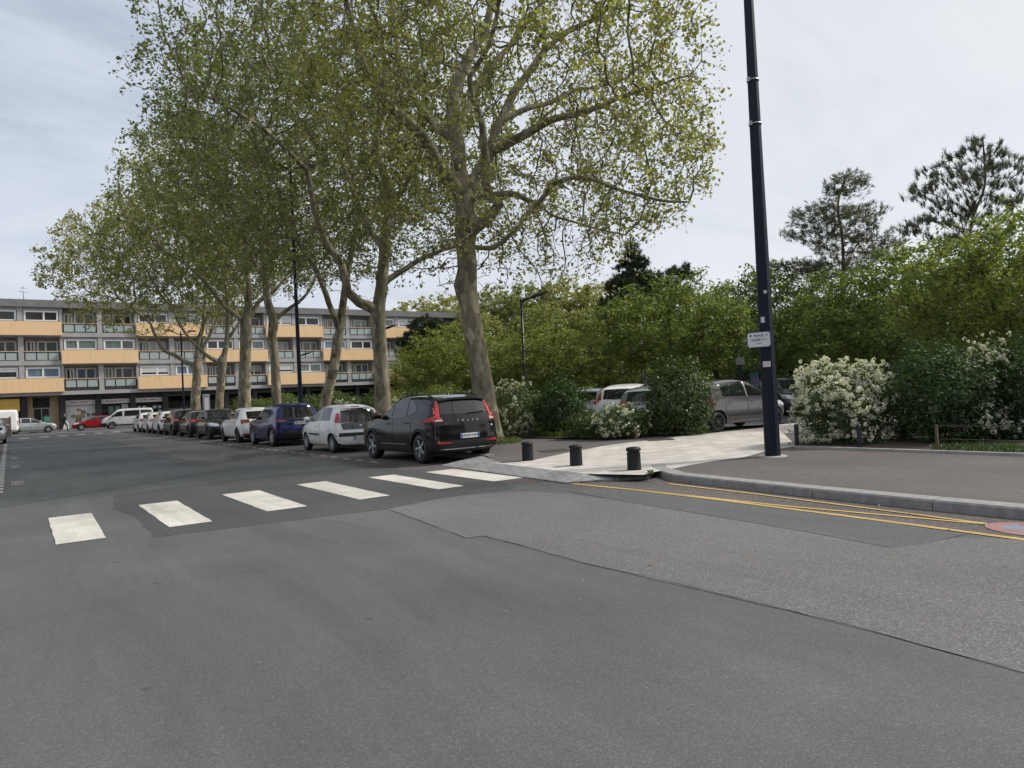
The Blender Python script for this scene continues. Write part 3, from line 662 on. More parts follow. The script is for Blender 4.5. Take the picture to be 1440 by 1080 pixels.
def lamp(x, y, z0, h, az, label, arm=1.25):
    t = empty('street_lamp', (x, y, z0), az, label, 'street lamp', 'slim black street lamps')
    mb = MB(); mb.tube([(0, 0, 0), (0, 0, 1.1), (0, 0, 1.15), (0, 0, h)], [0.085, 0.08, 0.058, 0.045], 12); mb.build('pole', MAT['black_metal'], t)
    mb = MB(); mb.tube([(0, 0, h-0.12), (arm*0.35, 0, h+0.03)], [0.05, 0.045], 8); mb.build('arm', MAT['black_metal'], t)
    mb = MB(); vs = []
    for u, wd, th in ((0.3, 0.05, 0.05), (0.42, 0.12, 0.06), (0.7, 0.13, 0.05), (1.0, 0.03, 0.015)):
        xx = arm*u; zc = h+0.03+(xx-arm*0.35)*0.28
        vs += [(xx, -wd, zc-th), (xx, wd, zc-th), (xx, wd*0.8, zc+th), (xx, -wd*0.8, zc+th)]
    fs = [(0, 1, 2, 3), (12, 15, 14, 13)]+[(4*i+k, 4*i+4+k, 4*i+4+(k+1) % 4, 4*i+(k+1) % 4) for i in range(3) for k in range(4)]
    mb.add(vs, fs); mb.build('lamp_head', MAT['black_metal'], t)
    return t
azl = -YAW
lamp(16.6, 22.55, 0.15, 5.15, azl, 'black street lamp with angled head behind the white flowering shrub')
c = at(530.5, 560, 38); lamp(c[0], c[1], 0.15, 5.15, azl, 'black street lamp whose head shows beside the second plane trunk')
c = at(420.5, 560, 57); lamp(c[0], c[1], 0.15, 5.3, azl, 'small distant black street lamp beside the tall mast before the ochre parapets')
for (px, dep, h, lb) in ((1160, 42, 5.2, 'thin dark lamp in the park right of the street name mast'), (1262, 55, 5.2, 'thin faraway lamp in the park behind the large flowering shrub'), (905, 40, 5.2, 'thin dark lamp in the park behind the parked white hatchback')):
    c = at(px, 545, dep); lamp(c[0], c[1], 0.12, h, azl+0.5, lb)

def bollard(x, y, label):
    t = empty('bollard', (x, y, 0.118), 0.4, label, 'bollard', 'short black bollards across the stone path')
    mb = MB(); mb.lathe([(0.0, 0.0), (0.128, 0.0), (0.122, 0.02), (0.118, 0.27), (0.123, 0.30)], 28); mb.build('body', MAT['bollard'], t)
    mb = MB(); mb.lathe([(0.123, 0.30), (0.108, 0.306), (0.108, 0.328), (0.13, 0.336), (0.132, 0.365), (0.11, 0.392), (0.06, 0.402), (0.0, 0.404)], 28); mb.build('cap', MAT['bollard'], t)
    return t
bollard(*gp(742.5, 647.5, 0.118)[:2], 'short black bollard farthest from the light mast, near the black car')
bollard(*gp(810.5, 654.5, 0.118)[:2], 'middle one of three short black bollards on the stone path')
bollard(*gp(892, 660.5, 0.118)[:2], 'short black bollard nearest the light mast, at the kerb corner')

# low wire fence round the right bed
fq = gp(1311, 633, 0.16)
fn = empty('wire_fence', (fq[0]+.2, fq[1], 0.15), math.atan2(bdir[1], bdir[0])+PI/2, 'low rusty wire fence along the edge of the right planting bed', 'fence')
mb = MB()
ys = [5.0, 5.0, 3.2, 1.4, -0.4, -2.2]
for y in ys[1:]:
    mb = MB(); mb.box(-0.02, 0.02, y-5-0.02, y-5+0.02, -0.1, 0.46); mb.box(0.03, 0.05, y-5-0.01, y-5+0.01, -0.1, 0.46); mb.build('post', MAT['rust'], fn)
mb = MB()
for z in (0.2, 0.44): mb.tube([(0.0, ys[0]-5, z), (0.0, -3.6, z-0.012), (0.0, -7.5, z)], 0.006, 5)
mb.build('wire', MAT['rust'], fn)
for (px, py, lb) in ((1120, 627, 'short black post at the corner below the large white flowering shrub'), (1209, 630, 'short black post under the middle of the large white flowering shrub'), (744, 614.5, 'short black post before the left white flowering shrub'), (837, 617, 'short black post before the low white flowering bush'), (893, 617, 'short brown post at the right end of the low white flowering bush')):
    p = gp(px, py, 0.14); t = empty('bed_post', (p[0]+0.1, p[1]+0.05, 0.1), 0, lb, 'post', 'short posts along the planting beds')
    mb = MB(); mb.lathe([(0.045, 0), (0.045, 0.48), (0.035, 0.5), (0, 0.505)], 12); mb.build('shaft', MAT['rust'] if 'brown' in lb else MAT['black_metal'], t)
    mb = MB(); mb.lathe([(0.047, 0.40), (0.047, 0.43)], 12); mb.build('band', MAT['black_metal'], t)

# far street furniture
c = at(291, 590, 50); tt = empty('totem', (9.75, c[1]*9.75/c[0], 0.115), 0, 'slim pale grey blue totem standing behind the dark parked cars', 'totem')
mb = MB(); mb.box(-0.2, 0.2, -0.07, 0.07, 0, 2.3); bevel_obj(mb.build('casing', plain('totem_grey', (0.25, 0.3, 0.36), 0.4), tt), 0.04)
mb = MB(); mb.box(-0.12, 0.12, -0.078, -0.071, 1.3, 2.1); mb.build('screen', MAT['paper'], tt)
c = at(1041, 530, 30); tt = empty('notice_sign', (c[0], c[1], 0.12), -YAW, 'dark post with a small grey notice panel behind the grey city car', 'sign')
mb = MB(); mb.box(-0.07, 0.07, -0.08, 0.08, 0, 2.35); mb.build('post', MAT['black_metal'], tt)
mb = MB(); mb.box(-0.18, 0.18, -0.11, -0.081, 2.2, 2.52); mb.build('panel', plain('notice_grey', (0.3, 0.3, 0.28), 0.6, var=0.4, vscale=9), tt)
for (px, py, dep, cA, lb) in ((1061, 531, 38, (0.08, 0.2, 0.3), 'blue and pink printed panel on the park fence beside the mast'), (1090, 528, 42, (0.02, 0.2, 0.32), 'small bright blue panel on the park fence right of the mast')):
    c = at(px, py, dep); tt = empty('information_panel', (c[0], c[1], 0.12), -YAW, lb, 'panel')
    wd = 0.24 if 'pink' in lb else 0.11
    mb = MB(); mb.box(-wd, wd, 0, 0.04, 1.3, 1.95); mb.build('board', plain('panel_blue', cA, 0.5, var=0.3, vscale=4), tt)
    if 'pink' in lb:
        mb = MB(); mb.box(-0.08, 0.18, -0.004, -0.001, 1.38, 1.7); mb.build('print', plain('panel_pink', (0.35, 0.16, 0.25), 0.5, var=0.4, vscale=8), tt)
    for s in (-1, 1):
        mb = MB(); mb.box(s*wd-0.03, s*wd+0.03, 0.04, 0.08, 0, 2.0); mb.build('leg', MAT['black_metal'], tt)
# park railing far behind the car park
pf = empty('park_railing', tuple(at(1100, 540, 46)[:2])+(0.12,), -YAW, 'low grey park railing far behind the parked cars', 'fence')
mb = MB()
for k in range(90): mb.box(-22.5+k*0.5, -22.47+k*0.5, 0, 0.03, 0, 1.3)
for z in (0.15, 1.2): mb.box(-22.5, 22.5, -0.005, 0.035, z, z+0.05)
mb.build('bar', plain('railing_grey', (0.14, 0.14, 0.13), 0.6), pf)
pw = empty('garden_wall', tuple(at(1050, 540, 52)[:2])+(0.12,), -YAW, 'long low pale wall at the far side of the park', 'wall')
mb = MB(); mb.box(-30, 30, 0, 0.25, 0, 1.5); mb.build('masonry', plain('pale_wall', (0.10, 0.095, 0.08), 0.9, var=0.3, vscale=1.2), pw)
mb = MB(); mb.box(-30.05, 30.05, -0.05, 0.3, 1.5, 1.58); mb.build('coping', MAT['edging'], pw)
# brown timber enclosure at the left kerb
te = empty('timber_enclosure', (-1.0, 70, 0), 0, 'brown slatted timber enclosure at the left kerb behind the parked cars', 'enclosure')
mb = MB()
for k in range(9):
    mb.box(-2.0, 1.05, 0, 0.05, 0.1+k*0.165, 0.25+k*0.165); mb.box(1.0, 1.06, 0.06, 3.5, 0.1+k*0.165, 0.25+k*0.165)
mb.build('slat_panel', plain('brown_timber', (0.19, 0.135, 0.10), 0.8, var=0.25, vscale=6), te)
for xx, yy in ((1.03, 0.02), (-0.5, 0.1), (1.0, 3.5)):
    mb = MB(); mb.box(xx-0.06, xx+0.06, yy-0.06, yy+0.06, 0, 1.66); mb.build('post', plain('grey_brown_timber', (0.22, 0.17, 0.14), 0.8), te)
# unseen blocks added left of and behind the viewpoint for car paint to reflect
def plain_block(label, x0, x1, y0, y1, h, face):
    b = empty('apartment_building', ((x0+x1)/2, (y0+y1)/2, 0), 0, label, 'building'); cx, cy = (x0+x1)/2, (y0+y1)/2
    mb = MB(); mb.box(x0-cx, x1-cx, y0-cy, y1-cy, 0, h); mb.build('wall', MAT['concrete'], b)
    mb = MB(); mb.box(x0-cx-0.2, x1-cx+0.2, y0-cy-0.2, y1-cy+0.2, h+0.003, h+0.5); mb.build('roof', MAT['concrete_dark'], b)
    for k in range(5):
        for fl in range(4):
            z = 1.0+fl*3.0
            if face == 'x':
                q0 = y0-cy+(y1-y0)*(k+0.15)/5; q1 = y0-cy+(y1-y0)*(k+0.85)/5
                mb = MB(); mb.box(x1-cx-0.05, x1-cx+0.05, q0, q1, z, z+1.6); mb.build('window', MAT['pane_dark'], b)
            else:
                q0 = x0-cx+(x1-x0)*(k+0.15)/5; q1 = x0-cx+(x1-x0)*(k+0.85)/5
                mb = MB(); mb.box(q0, q1, y1-cy-0.05, y1-cy+0.05, z, z+1.6); mb.build('window', MAT['pane_dark'], b)
plain_block('grey apartment block added for reflections on the left side of the street, outside the photo', -34, -19, 0, 56, 13, 'x')
plain_block('grey apartment block added for reflections, closing the street behind the viewpoint', -15, 40, -60, -45, 13, 'y')
# ================================================================== VEGETATION
def HZ(x): return 588.5-0.048*x
def unit(a): return a/np.maximum(np.linalg.norm(a, axis=-1, keepdims=True), 1e-9)
def colonize(P, par, A, step, infl, kill, maxit, rng, trop=(0, 0, 0.05), jit=0.25, cap=9000):
    nodes = np.zeros((cap, 3)); n = len(P); nodes[:n] = P; par = list(par); kids = np.zeros(cap, int)
    for p in par:
        if p >= 0: kids[p] += 1
    nd = np.full(len(A), 1e9); ni = np.zeros(len(A), int)
    for s in range(0, n, 400):
        D = np.linalg.norm(A[:, None]-nodes[None, s:min(s+400, n)], axis=2); j = D.argmin(1); d = D[np.arange(len(A)), j]
        m = d < nd; nd[m] = d[m]; ni[m] = j[m]+s
    trop = np.array(trop)
    for it in range(maxit):
        m = (nd < infl) & (kids[ni] < 4)
        if not m.any() or n > cap-600: break
        acc = np.zeros((n, 3)); np.add.at(acc, ni[m], unit(A[m]-nodes[ni[m]])); idx = np.unique(ni[m])
        d = unit(unit(acc[idx])+trop+rng.normal(0, jit, (len(idx), 3))); new = nodes[idx]+step*d
        k = len(new)
        if n+k > cap: break
        nodes[n:n+k] = new; par += idx.tolist(); kids[idx] += 1
        D = np.linalg.norm(A[:, None]-new[None], axis=2); j = D.argmin(1); dd = D[np.arange(len(A)), j]
        u = dd < nd; nd[u] = dd[u]; ni[u] = j[u]+n; n += k
        keep = nd > kill; A = A[keep]; nd = nd[keep]; ni = ni[keep]
        if len(A) == 0: break
    return nodes[:n].copy(), par

def wood_mesh(name, P, par, forced, rtip=0.009, pexp=2.35, bumpy=0.0, flare=None):
    n = len(P); kids = [[] for _ in range(n)]
    for i, p in enumerate(par):
        if p >= 0: kids[p].append(i)
    acc = np.zeros(n); R_ = np.zeros(n)
    for i in range(n-1, -1, -1):
        R_[i] = max(rtip, acc[i]**(1/pexp))
        if i in forced: R_[i] = forced[i]
        p = par[i]
        if p >= 0: acc[p] += R_[i]**pexp
    mb = MB(); starts = [(i, None) for i in range(n) if par[i] < 0]
    while starts:
        s, pre = starts.pop(); ch = [] if pre is None else [pre]; cur = s
        while True:
            ch.append(cur)
            if not kids[cur]: break
            nx = max(kids[cur], key=lambda q: R_[q])
            for q in kids[cur]:
                if q != nx: starts.append((q, cur))
            cur = nx
        if len(ch) < 2: continue
        r = [R_[q] for q in ch]
        if pre is not None: r[0] = min(R_[pre], r[1]*1.15)
        mx = max(r); k = 14 if mx > 0.15 else (8 if mx > 0.05 else (5 if mx > 0.02 else 3))
        b0 = len(mb.v); mb.tube([P[q] for q in ch], r, k, 1 if mx < 0.055 else 0, cap=mx > 0.05)  # thin branches take the second, darker bark, backlit shade put into colour
        if bumpy and mx > 0.1:
            for vi in range(b0, len(mb.v)):
                row = min((vi-b0)//k, len(ch)-1); c = P[ch[row]]; v = Vector(mb.v[vi]); d = v-Vector(c)
                e = 1+bumpy*mnoise.noise(v*1.7)+0.5*bumpy*mnoise.noise(v*4.5); mb.v[vi] = tuple(Vector(c)+d*e)
    return mb.mesh(name), R_, kids

def leaf_array(C, Nrm, size, rng, aspect=0.75, curl=0.25):
    n = len(C); Nrm = unit(Nrm); t = unit(np.cross(Nrm, unit(rng.normal(size=(n, 3))))); b = np.cross(Nrm, t)
    s = size if hasattr(size, '__len__') else np.full(n, size)
    s = (s*rng.uniform(0.65, 1.25, n))[:, None]
    V = np.empty((n, 4, 3)); V[:, 0] = C-t*s*0.5; V[:, 1] = C+b*s*aspect*0.5+Nrm*s*curl*0.5-t*s*0.05; V[:, 2] = C+t*s*0.55-Nrm*s*0.1; V[:, 3] = C-b*s*aspect*0.5+Nrm*s*curl*0.5-t*s*0.05
    return V.reshape(-1, 3)

MAT['bark_plane'] = barkmat('plane_bark', (0.25, 0.215, 0.15), (0.125, 0.105, 0.072), (0.42, 0.37, 0.27))
MAT['bark_dark'] = barkmat('dark_bark', (0.075, 0.06, 0.045), (0.04, 0.032, 0.026), (0.11, 0.09, 0.065), 5)
MAT['bark_twig_backlit'] = barkmat('backlit_twig_bark', (0.115, 0.095, 0.07), (0.06, 0.05, 0.038), (0.17, 0.145, 0.10), 5)  # brown twig bark, darkened so thin branches look backlit
MAT['bark_pine'] = barkmat('pine_bark', (0.115, 0.08, 0.058), (0.055, 0.042, 0.034), (0.17, 0.115, 0.075), 5)
MAT['leaf_plane'] = leafmat('plane_leaf', (0.155, 0.166, 0.068), (0.325, 0.335, 0.14), 0.54, accent=(0.25, 0.19, 0.09))
MAT['leaf_park'] = leafmat('park_leaf', (0.092, 0.128, 0.042), (0.235, 0.28, 0.088), 0.5, accent=(0.31, 0.32, 0.08))
MAT['leaf_pale'] = leafmat('pale_leaf', (0.19, 0.20, 0.07), (0.34, 0.34, 0.14), 0.45)
MAT['leaf_dark'] = leafmat('dark_shrub_leaf', (0.026, 0.054, 0.017), (0.072, 0.125, 0.034), 0.28, 0.1)
MAT['leaf_mid'] = leafmat('mid_shrub_leaf', (0.04, 0.07, 0.02), (0.095, 0.14, 0.035), 0.3, 0.15)
MAT['needle'] = leafmat('pine_needle', (0.028, 0.042, 0.028), (0.07, 0.088, 0.055), 0.2)
MAT['needle_grey'] = leafmat('grey_pine_needle', (0.065, 0.075, 0.058), (0.145, 0.155, 0.12), 0.3)
MAT['petal'] = leafmat('cream_petal', (0.70, 0.675, 0.61), (0.86, 0.85, 0.80), 0.3, 0.05, accent=(0.5, 0.42, 0.3), vary=False)
MAT['grass'] = leafmat('grass_blade', (0.05, 0.085, 0.018), (0.12, 0.165, 0.04), 0.35)
MAT['sedge'] = leafmat('sedge_blade', (0.05, 0.07, 0.022), (0.12, 0.14, 0.045), 0.3, accent=(0.2, 0.17, 0.08))

def resample(pts, step):
    pts = [np.array(p, float) for p in pts]; out = []
    n = len(pts)
    for i in range(n-1):
        p0, p1, p2, p3 = pts[max(i-1, 0)], pts[i], pts[i+1], pts[min(i+2, n-1)]
        k = max(1, int(np.linalg.norm(p2-p1)/step))
        for j in range(k):
            t = j/k; out.append((i+t, 0.5*((2*p1)+(-p0+p2)*t+(2*p0-5*p1+4*p2-p3)*t*t+(-p0+3*p1-3*p2+p3)*t**3)))
    out.append((n-1, pts[-1])); return out

def plane_tree(label, dep, trunk, limbs, crown, nattr, nleaf, seed, leaf=0.15, base=None, extra=(), step=0.42, lower=None, matl='leaf_plane'):
    """trunk/limbs: lists of (px, py, depth offset, radius) - real positions in front of the street camera"""
    rng = np.random.default_rng(seed)
    tp = [at(x, y, dep+d) for x, y, d, r in trunk]; rr = [q[3] for q in trunk]
    root = np.array([tp[0][0], tp[0][1], 0.1]); tp[0] = root.copy()
    P = []; par = []; forced = {}
    rs = resample(tp, step*0.7)
    for t, q in rs:
        i = int(min(t, len(rr)-1)); f = t-i; r = rr[i]*(1-f)+rr[min(i+1, len(rr)-1)]*f
        h = q[2]-root[2]; r *= 0.9+0.3*math.exp(-max(h, 0)/0.3)
        par.append(len(P)-1); forced[len(P)] = r; P.append(q)
    for lb in limbs:
        lp = [at(x, y, dep+d) for x, y, d, r in lb]; lr = [q[3] for q in lb]
        D = [np.linalg.norm(q-lp[0]) for q in P]; j = int(np.argmin(D)); lp[0] = P[j]*0.75+lp[0]*0.25 if D[j] < 1.2 else lp[0]
        prev = j; first = True
        for t, q in resample(lp, step*0.8):
            if first: first = False; continue
            i = int(min(t, len(lr)-1)); f = t-i; r = lr[i]*(1-f)+lr[min(i+1, len(lr)-1)]*f
            wob = np.array([smooth_noise(q[0]*0.9, q[2]*0.9, k*7.0+seed) for k in range(3)])*0.10
            par.append(prev); prev = len(P); forced[len(P)] = r; P.append(q+wob)
    P = np.array(P)
    A = []
    for (c, rx, ry, rz, wgt) in [crown]+list(extra):
        k = int(nattr*wgt); u = unit(rng.normal(size=(k*2, 3))); rad_ = rng.uniform(0.15, 1, (k*2, 1))**(1/2.6)
        lump = np.array([1+0.16*mnoise.noise(Vector(v)*2.3+Vector((seed, 0, 0)))+0.09*mnoise.noise(Vector(v)*5.5+Vector((seed, 0, 0))) for v in u])[:, None]
        q = c+u*rad_*lump*np.array([rx, ry, rz])
        if lower: q = q[q[:, 2] > lower+np.array([1.0*mnoise.noise(Vector((a[0]*0.5, a[1]*0.5, seed))) for a in q])]
        A.append(q[:k])
    A = np.concatenate(A)
    P, par = colonize(P, par, A, step, 7.0, step*1.15, 130, rng, trop=(0, 0, -0.02))
    me, R_, kids = wood_mesh('trunk', P-root, par, forced, rtip=0.0105, pexp=2.2, bumpy=0.08)
    t = empty('plane_tree', root, 0, label, 'plane tree', 'plane trees in a row behind the parked cars')
    link('trunk', me, t, [MAT['bark_plane'], MAT['bark_twig_backlit']])
    tips = np.array([i for i in range(len(P)) if R_[i] < 0.04 and i > len(forced)*0.5])
    # leaves hang in small sprays round the fine twigs
    ew = np.min([np.linalg.norm((P[tips]-c_)/np.array([a_, b_, d_]), axis=1) if k_ == 0 else np.linalg.norm((P[tips]-c_)/np.array([a_, b_, d_]), axis=1)*1.0+0.35 for k_, (c_, a_, b_, d_, w_) in enumerate([crown]+list(extra))], axis=0)
    ew = np.clip(ew, 0.3, 1.1)**2.2*np.clip((P[tips][:, 2]-(lower or 0)+0.3)/4.0, 0.22, 1.0); pick = rng.choice(tips, nleaf//8, p=ew/ew.sum()); sp = P[pick]-root+rng.normal(0, 0.2, (len(pick), 3))
    q0 = P[pick]-root; dv = sp-q0; TW = []
    for s1, s2 in ((np.array([1, 0, 0]), np.array([0, 1, 0])), (np.array([0, 1, 0]), np.array([0, 0, 1]))):
        for f0, f1, a0, a1 in ((0, 0.6, 0.007, 0.005), (0.6, 1.25, 0.005, 0.003)):
            bend = np.array([0, 0, -0.05]); A0 = q0+dv*f0+bend*f0; A1 = q0+dv*f1+bend*f1*f1
            TW.append(np.stack([A0-s1*a0, A0+s1*a0, A1+s1*a1, A1-s1*a1], 1))
    link('twigs', quads_mesh('twigs', np.concatenate(TW).reshape(-1, 3)), t, MAT['bark_twig_backlit'])['kind'] = 'stuff'
    C = np.repeat(sp, 8, axis=0)+rng.normal(0, 0.13, (len(sp)*8, 3))
    Nn = rng.normal(0, 0.8, (len(C), 3))+np.array([0, 0, 0.75])
    link('crown', quads_mesh('crown', leaf_array(C, Nn, leaf*rng.choice((0.75, 1.0, 1.2), len(C)), rng)), t, MAT[matl])
    # small brown seed balls
    nb = nleaf//60; sb = P[rng.choice(tips, nb)]-root+rng.normal(0, 0.2, (nb, 3))+np.array([0, 0, -0.08]); V = []
    oc = np.array([[1, 0, 0], [0, 1, 0], [-1, 0, 0], [0, -1, 0]]); 
    a = 0.024
    tri = [(0, 1), (1, 2), (2, 3), (3, 0)]
    F = np.concatenate([np.stack([sb+oc[i]*a, sb+oc[j]*a, sb+np.array([0, 0, s*a]), sb+np.array([0, 0, s*a])*0.999+oc[i]*1e-3], 1) for i, j in tri for s in (1, -1)])
    link('seed_balls', quads_mesh('seed_balls', F.reshape(-1, 3)), t, MAT['bark_dark'])['kind'] = 'stuff'
    return t
def L(pts, d0, d1, r0, r1):
    n = len(pts); return [(x, y, d0+(d1-d0)*i/(n-1), r0+(r1-r0)*i/(n-1)) for i, (x, y) in enumerate(pts)]
def crown_at(px, py, dep, rx, ry, rz, w=1.0): return (at(px, py, dep), rx, ry, rz, w)

# nearest tree
plane_tree('largest, nearest plane tree, with knobbly trunk right of the black car', 22.4,
    [(688, 626, 0, 0.46), (685, 590, 0, 0.42), (677, 530, 0, 0.37), (668, 480, 0, 0.34), (660, 430, 0, 0.34), (654, 402, 0, 0.40), (657, 380, 0, 0.34), (655, 345, 0, 0.33), (656, 318, 0, 0.42), (656, 300, 0, 0.37), (652, 280, 0, 0.34)],
    [L([(645, 285), (621, 238), (597, 201), (577, 177), (540, 141), (512, 93), (496, 40), (480, -30)], -0.2, -2.5, 0.23, 0.07),
     L([(652, 268), (641, 193), (639, 133), (653, 93), (669, 60), (685, 32), (700, -40), (705, -110)], 0.1, 0.8, 0.27, 0.06),
     L([(640, 205), (605, 169), (581, 133), (561, 80), (552, 24), (540, -60)], 0.2, 2.5, 0.15, 0.05),
     L([(660, 272), (683, 225), (691, 201), (710, 157), (742, 105), (782, 56), (847, 16), (880, -20)], 0.2, 1.5, 0.21, 0.06),
     L([(690, 215), (734, 189), (778, 165), (822, 157), (870, 140), (930, 118)], 0.3, -2.0, 0.16, 0.04),
     L([(706, 165), (742, 153), (778, 141), (810, 125), (863, 117), (920, 80)], 0.5, 3.0, 0.11, 0.03),
     L([(661, 325), (686, 306), (702, 288), (690, 276), (682, 258), (684, 234), (680, 201), (677, 169), (665, 137), (662, 110), (690, 60), (700, 20)], -0.3, -1.8, 0.19, 0.06),
     L([(665, 280), (698, 274), (726, 274), (754, 286), (774, 262), (814, 250), (863, 262), (923, 282), (970, 285)], -0.2, -2.0, 0.11, 0.03),
     L([(664, 348), (694, 350), (718, 330), (742, 300), (754, 286), (775, 300), (830, 320), (880, 330)], 0.2, 1.0, 0.085, 0.025),
     L([(653, 200), (670, 120), (720, 60), (760, 0), (800, -60)], 0.6, 4.5, 0.13, 0.04)],
    crown_at(708, 120, 22.4, 6.7, 6.6, 7.0), 4300, 45000, 11, 0.125, lower=5.0, step=0.36,
    extra=[crown_at(880, 225, 22.0, 2.7, 3.2, 2.3, 0.15), crown_at(790, 318, 22.4, 2.4, 3, 1.1, 0.07)])
plane_tree('second plane tree from the black car, forked with a long low limb to the right', 28.5,
    [(540, 596, 0, 0.42), (538, 560, 0, 0.36), (535, 500, 0, 0.31), (532, 455, 0, 0.33), (531, 435, 0, 0.35)],
    [L([(533, 436), (538, 398), (542, 336), (548, 277), (536, 238), (530, 180), (540, 110), (536, 40)], 0, 0.5, 0.27, 0.07),
     L([(526, 442), (505, 425), (489, 410), (482, 374), (458, 343), (443, 297), (431, 238), (420, 180), (400, 120)], -0.2, -1.5, 0.22, 0.06),
     L([(538, 400), (560, 384), (583, 371), (612, 358), (641, 347), (672, 347), (695, 351), (723, 324)], 0.1, 2.0, 0.14, 0.03),
     L([(536, 350), (517, 316), (500, 280), (489, 250), (470, 190), (440, 130)], 0.2, 2.5, 0.14, 0.04),
     L([(545, 300), (570, 260), (590, 210), (600, 150)], 0, -2.0, 0.12, 0.04),
     L([(430, 240), (380, 190), (320, 150), (260, 120)], -1.5, -3.5, 0.10, 0.03)],
    crown_at(475, 140, 28.5, 7.4, 6.5, 8.0), 3800, 29000, 12, 0.14, lower=5.6, extra=[crown_at(305, 110, 27.0, 2.2, 3, 3.4, 0.1)])
plane_tree('leaning slender plane tree just left of the second trunk, behind the white small car', 33.6,
    [(455, 592, 0, 0.33), (459, 560, 0, 0.28), (470, 514, 0, 0.26), (475, 475, 0, 0.27)],
    [L([(476, 470), (484, 421), (491, 367), (501, 324), (498, 270), (490, 200), (480, 120)], 0, 0.5, 0.2, 0.05),
     L([(472, 468), (470, 444), (447, 386), (430, 360), (419, 339), (400, 290), (380, 230)], 0, -1.5, 0.16, 0.05),
     L([(420, 340), (395, 330), (360, 320), (320, 300)], -1.0, -2.5, 0.09, 0.03)],
    crown_at(430, 215, 33.6, 6.8, 6.5, 6.6), 3000, 21000, 13, 0.155, lower=6.2)
plane_tree('pale straight plane trunk left of the tall mast, behind the blue car', 39.1,
    [(391, 590, 0, 0.34), (389, 560, 0, 0.29), (387, 514, 0, 0.27), (383, 472, 0, 0.27), (385, 451, 0, 0.29), (377, 426, 0, 0.24), (372, 380, 0, 0.22), (368, 330, 0, 0.2)],
    [L([(384, 455), (400, 440), (425, 420), (440, 400), (450, 370)], 0, 1.0, 0.13, 0.04),
     L([(372, 400), (350, 350), (330, 300), (300, 250)], 0, -1.5, 0.14, 0.04),
     L([(368, 335), (380, 280), (375, 220)], 0, 1, 0.16, 0.05)],
    crown_at(380, 245, 39.1, 6.8, 6.5, 6.4), 2800, 17000, 14, 0.165, lower=6.8)
plane_tree('dark ringed plane trunk behind the white hatchback and blue car', 45.3,
    [(343, 590, 0, 0.48), (344, 550, 0, 0.42), (345, 503, 0, 0.38), (346, 470, 0, 0.40), (345, 452, 0, 0.38)],
    [L([(345, 455), (330, 440), (314, 430), (290, 400), (260, 370), (230, 350)], 0, -2, 0.18, 0.05),
     L([(346, 450), (350, 410), (345, 360), (350, 300)], 0, 0.5, 0.28, 0.07),
     L([(347, 452), (365, 425), (390, 405), (410, 380)], 0, 1.5, 0.18, 0.05)],
    crown_at(325, 300, 45.3, 6.8, 6.5, 6.2), 2500, 17500, 15, 0.175, lower=7.2)
plane_tree('plane tree whose curved limb sweeps left, second from the far end of the row', 50.7,
    [(308, 588, 0, 0.36), (309, 560, 0, 0.31), (312, 525, 0, 0.29), (313, 505, 0, 0.32)],
    [L([(314, 506), (318, 487), (320, 450), (318, 410), (310, 370)], 0, 0.5, 0.22, 0.06),
     L([(310, 512), (304, 508), (290, 500), (278, 488), (264, 474), (252, 455), (243, 430)], 0, -1.2, 0.18, 0.05),
     L([(318, 480), (335, 455), (350, 430)], 0, 1.0, 0.13, 0.04)],
    crown_at(272, 345, 50.7, 6.8, 6.5, 5.6), 2400, 16500, 16, 0.185, lower=7.6)
plane_tree('farthest plane tree of the row, low limb arching left before the ochre parapets', 57.0,
    [(275, 590, 0, 0.46), (275, 560, 0, 0.40), (277, 530, 0, 0.36), (277, 512, 0, 0.42)],
    [L([(278, 510), (280, 480), (286, 450), (290, 410)], 0, 0.5, 0.26, 0.07),
     L([(272, 516), (262, 510), (249, 501), (236, 495), (226, 487), (218, 470), (212, 455), (197, 443), (180, 430)], 0, -1.5, 0.2, 0.06),
     L([(278, 500), (292, 478), (305, 450), (312, 420)], 0, 0.8, 0.15, 0.05)],
    crown_at(215, 380, 57.0, 7.6, 7.0, 6.0), 2800, 21500, 17, 0.19, lower=7.8, extra=[crown_at(135, 400, 56.0, 3.0, 4, 3.6, 0.12)])

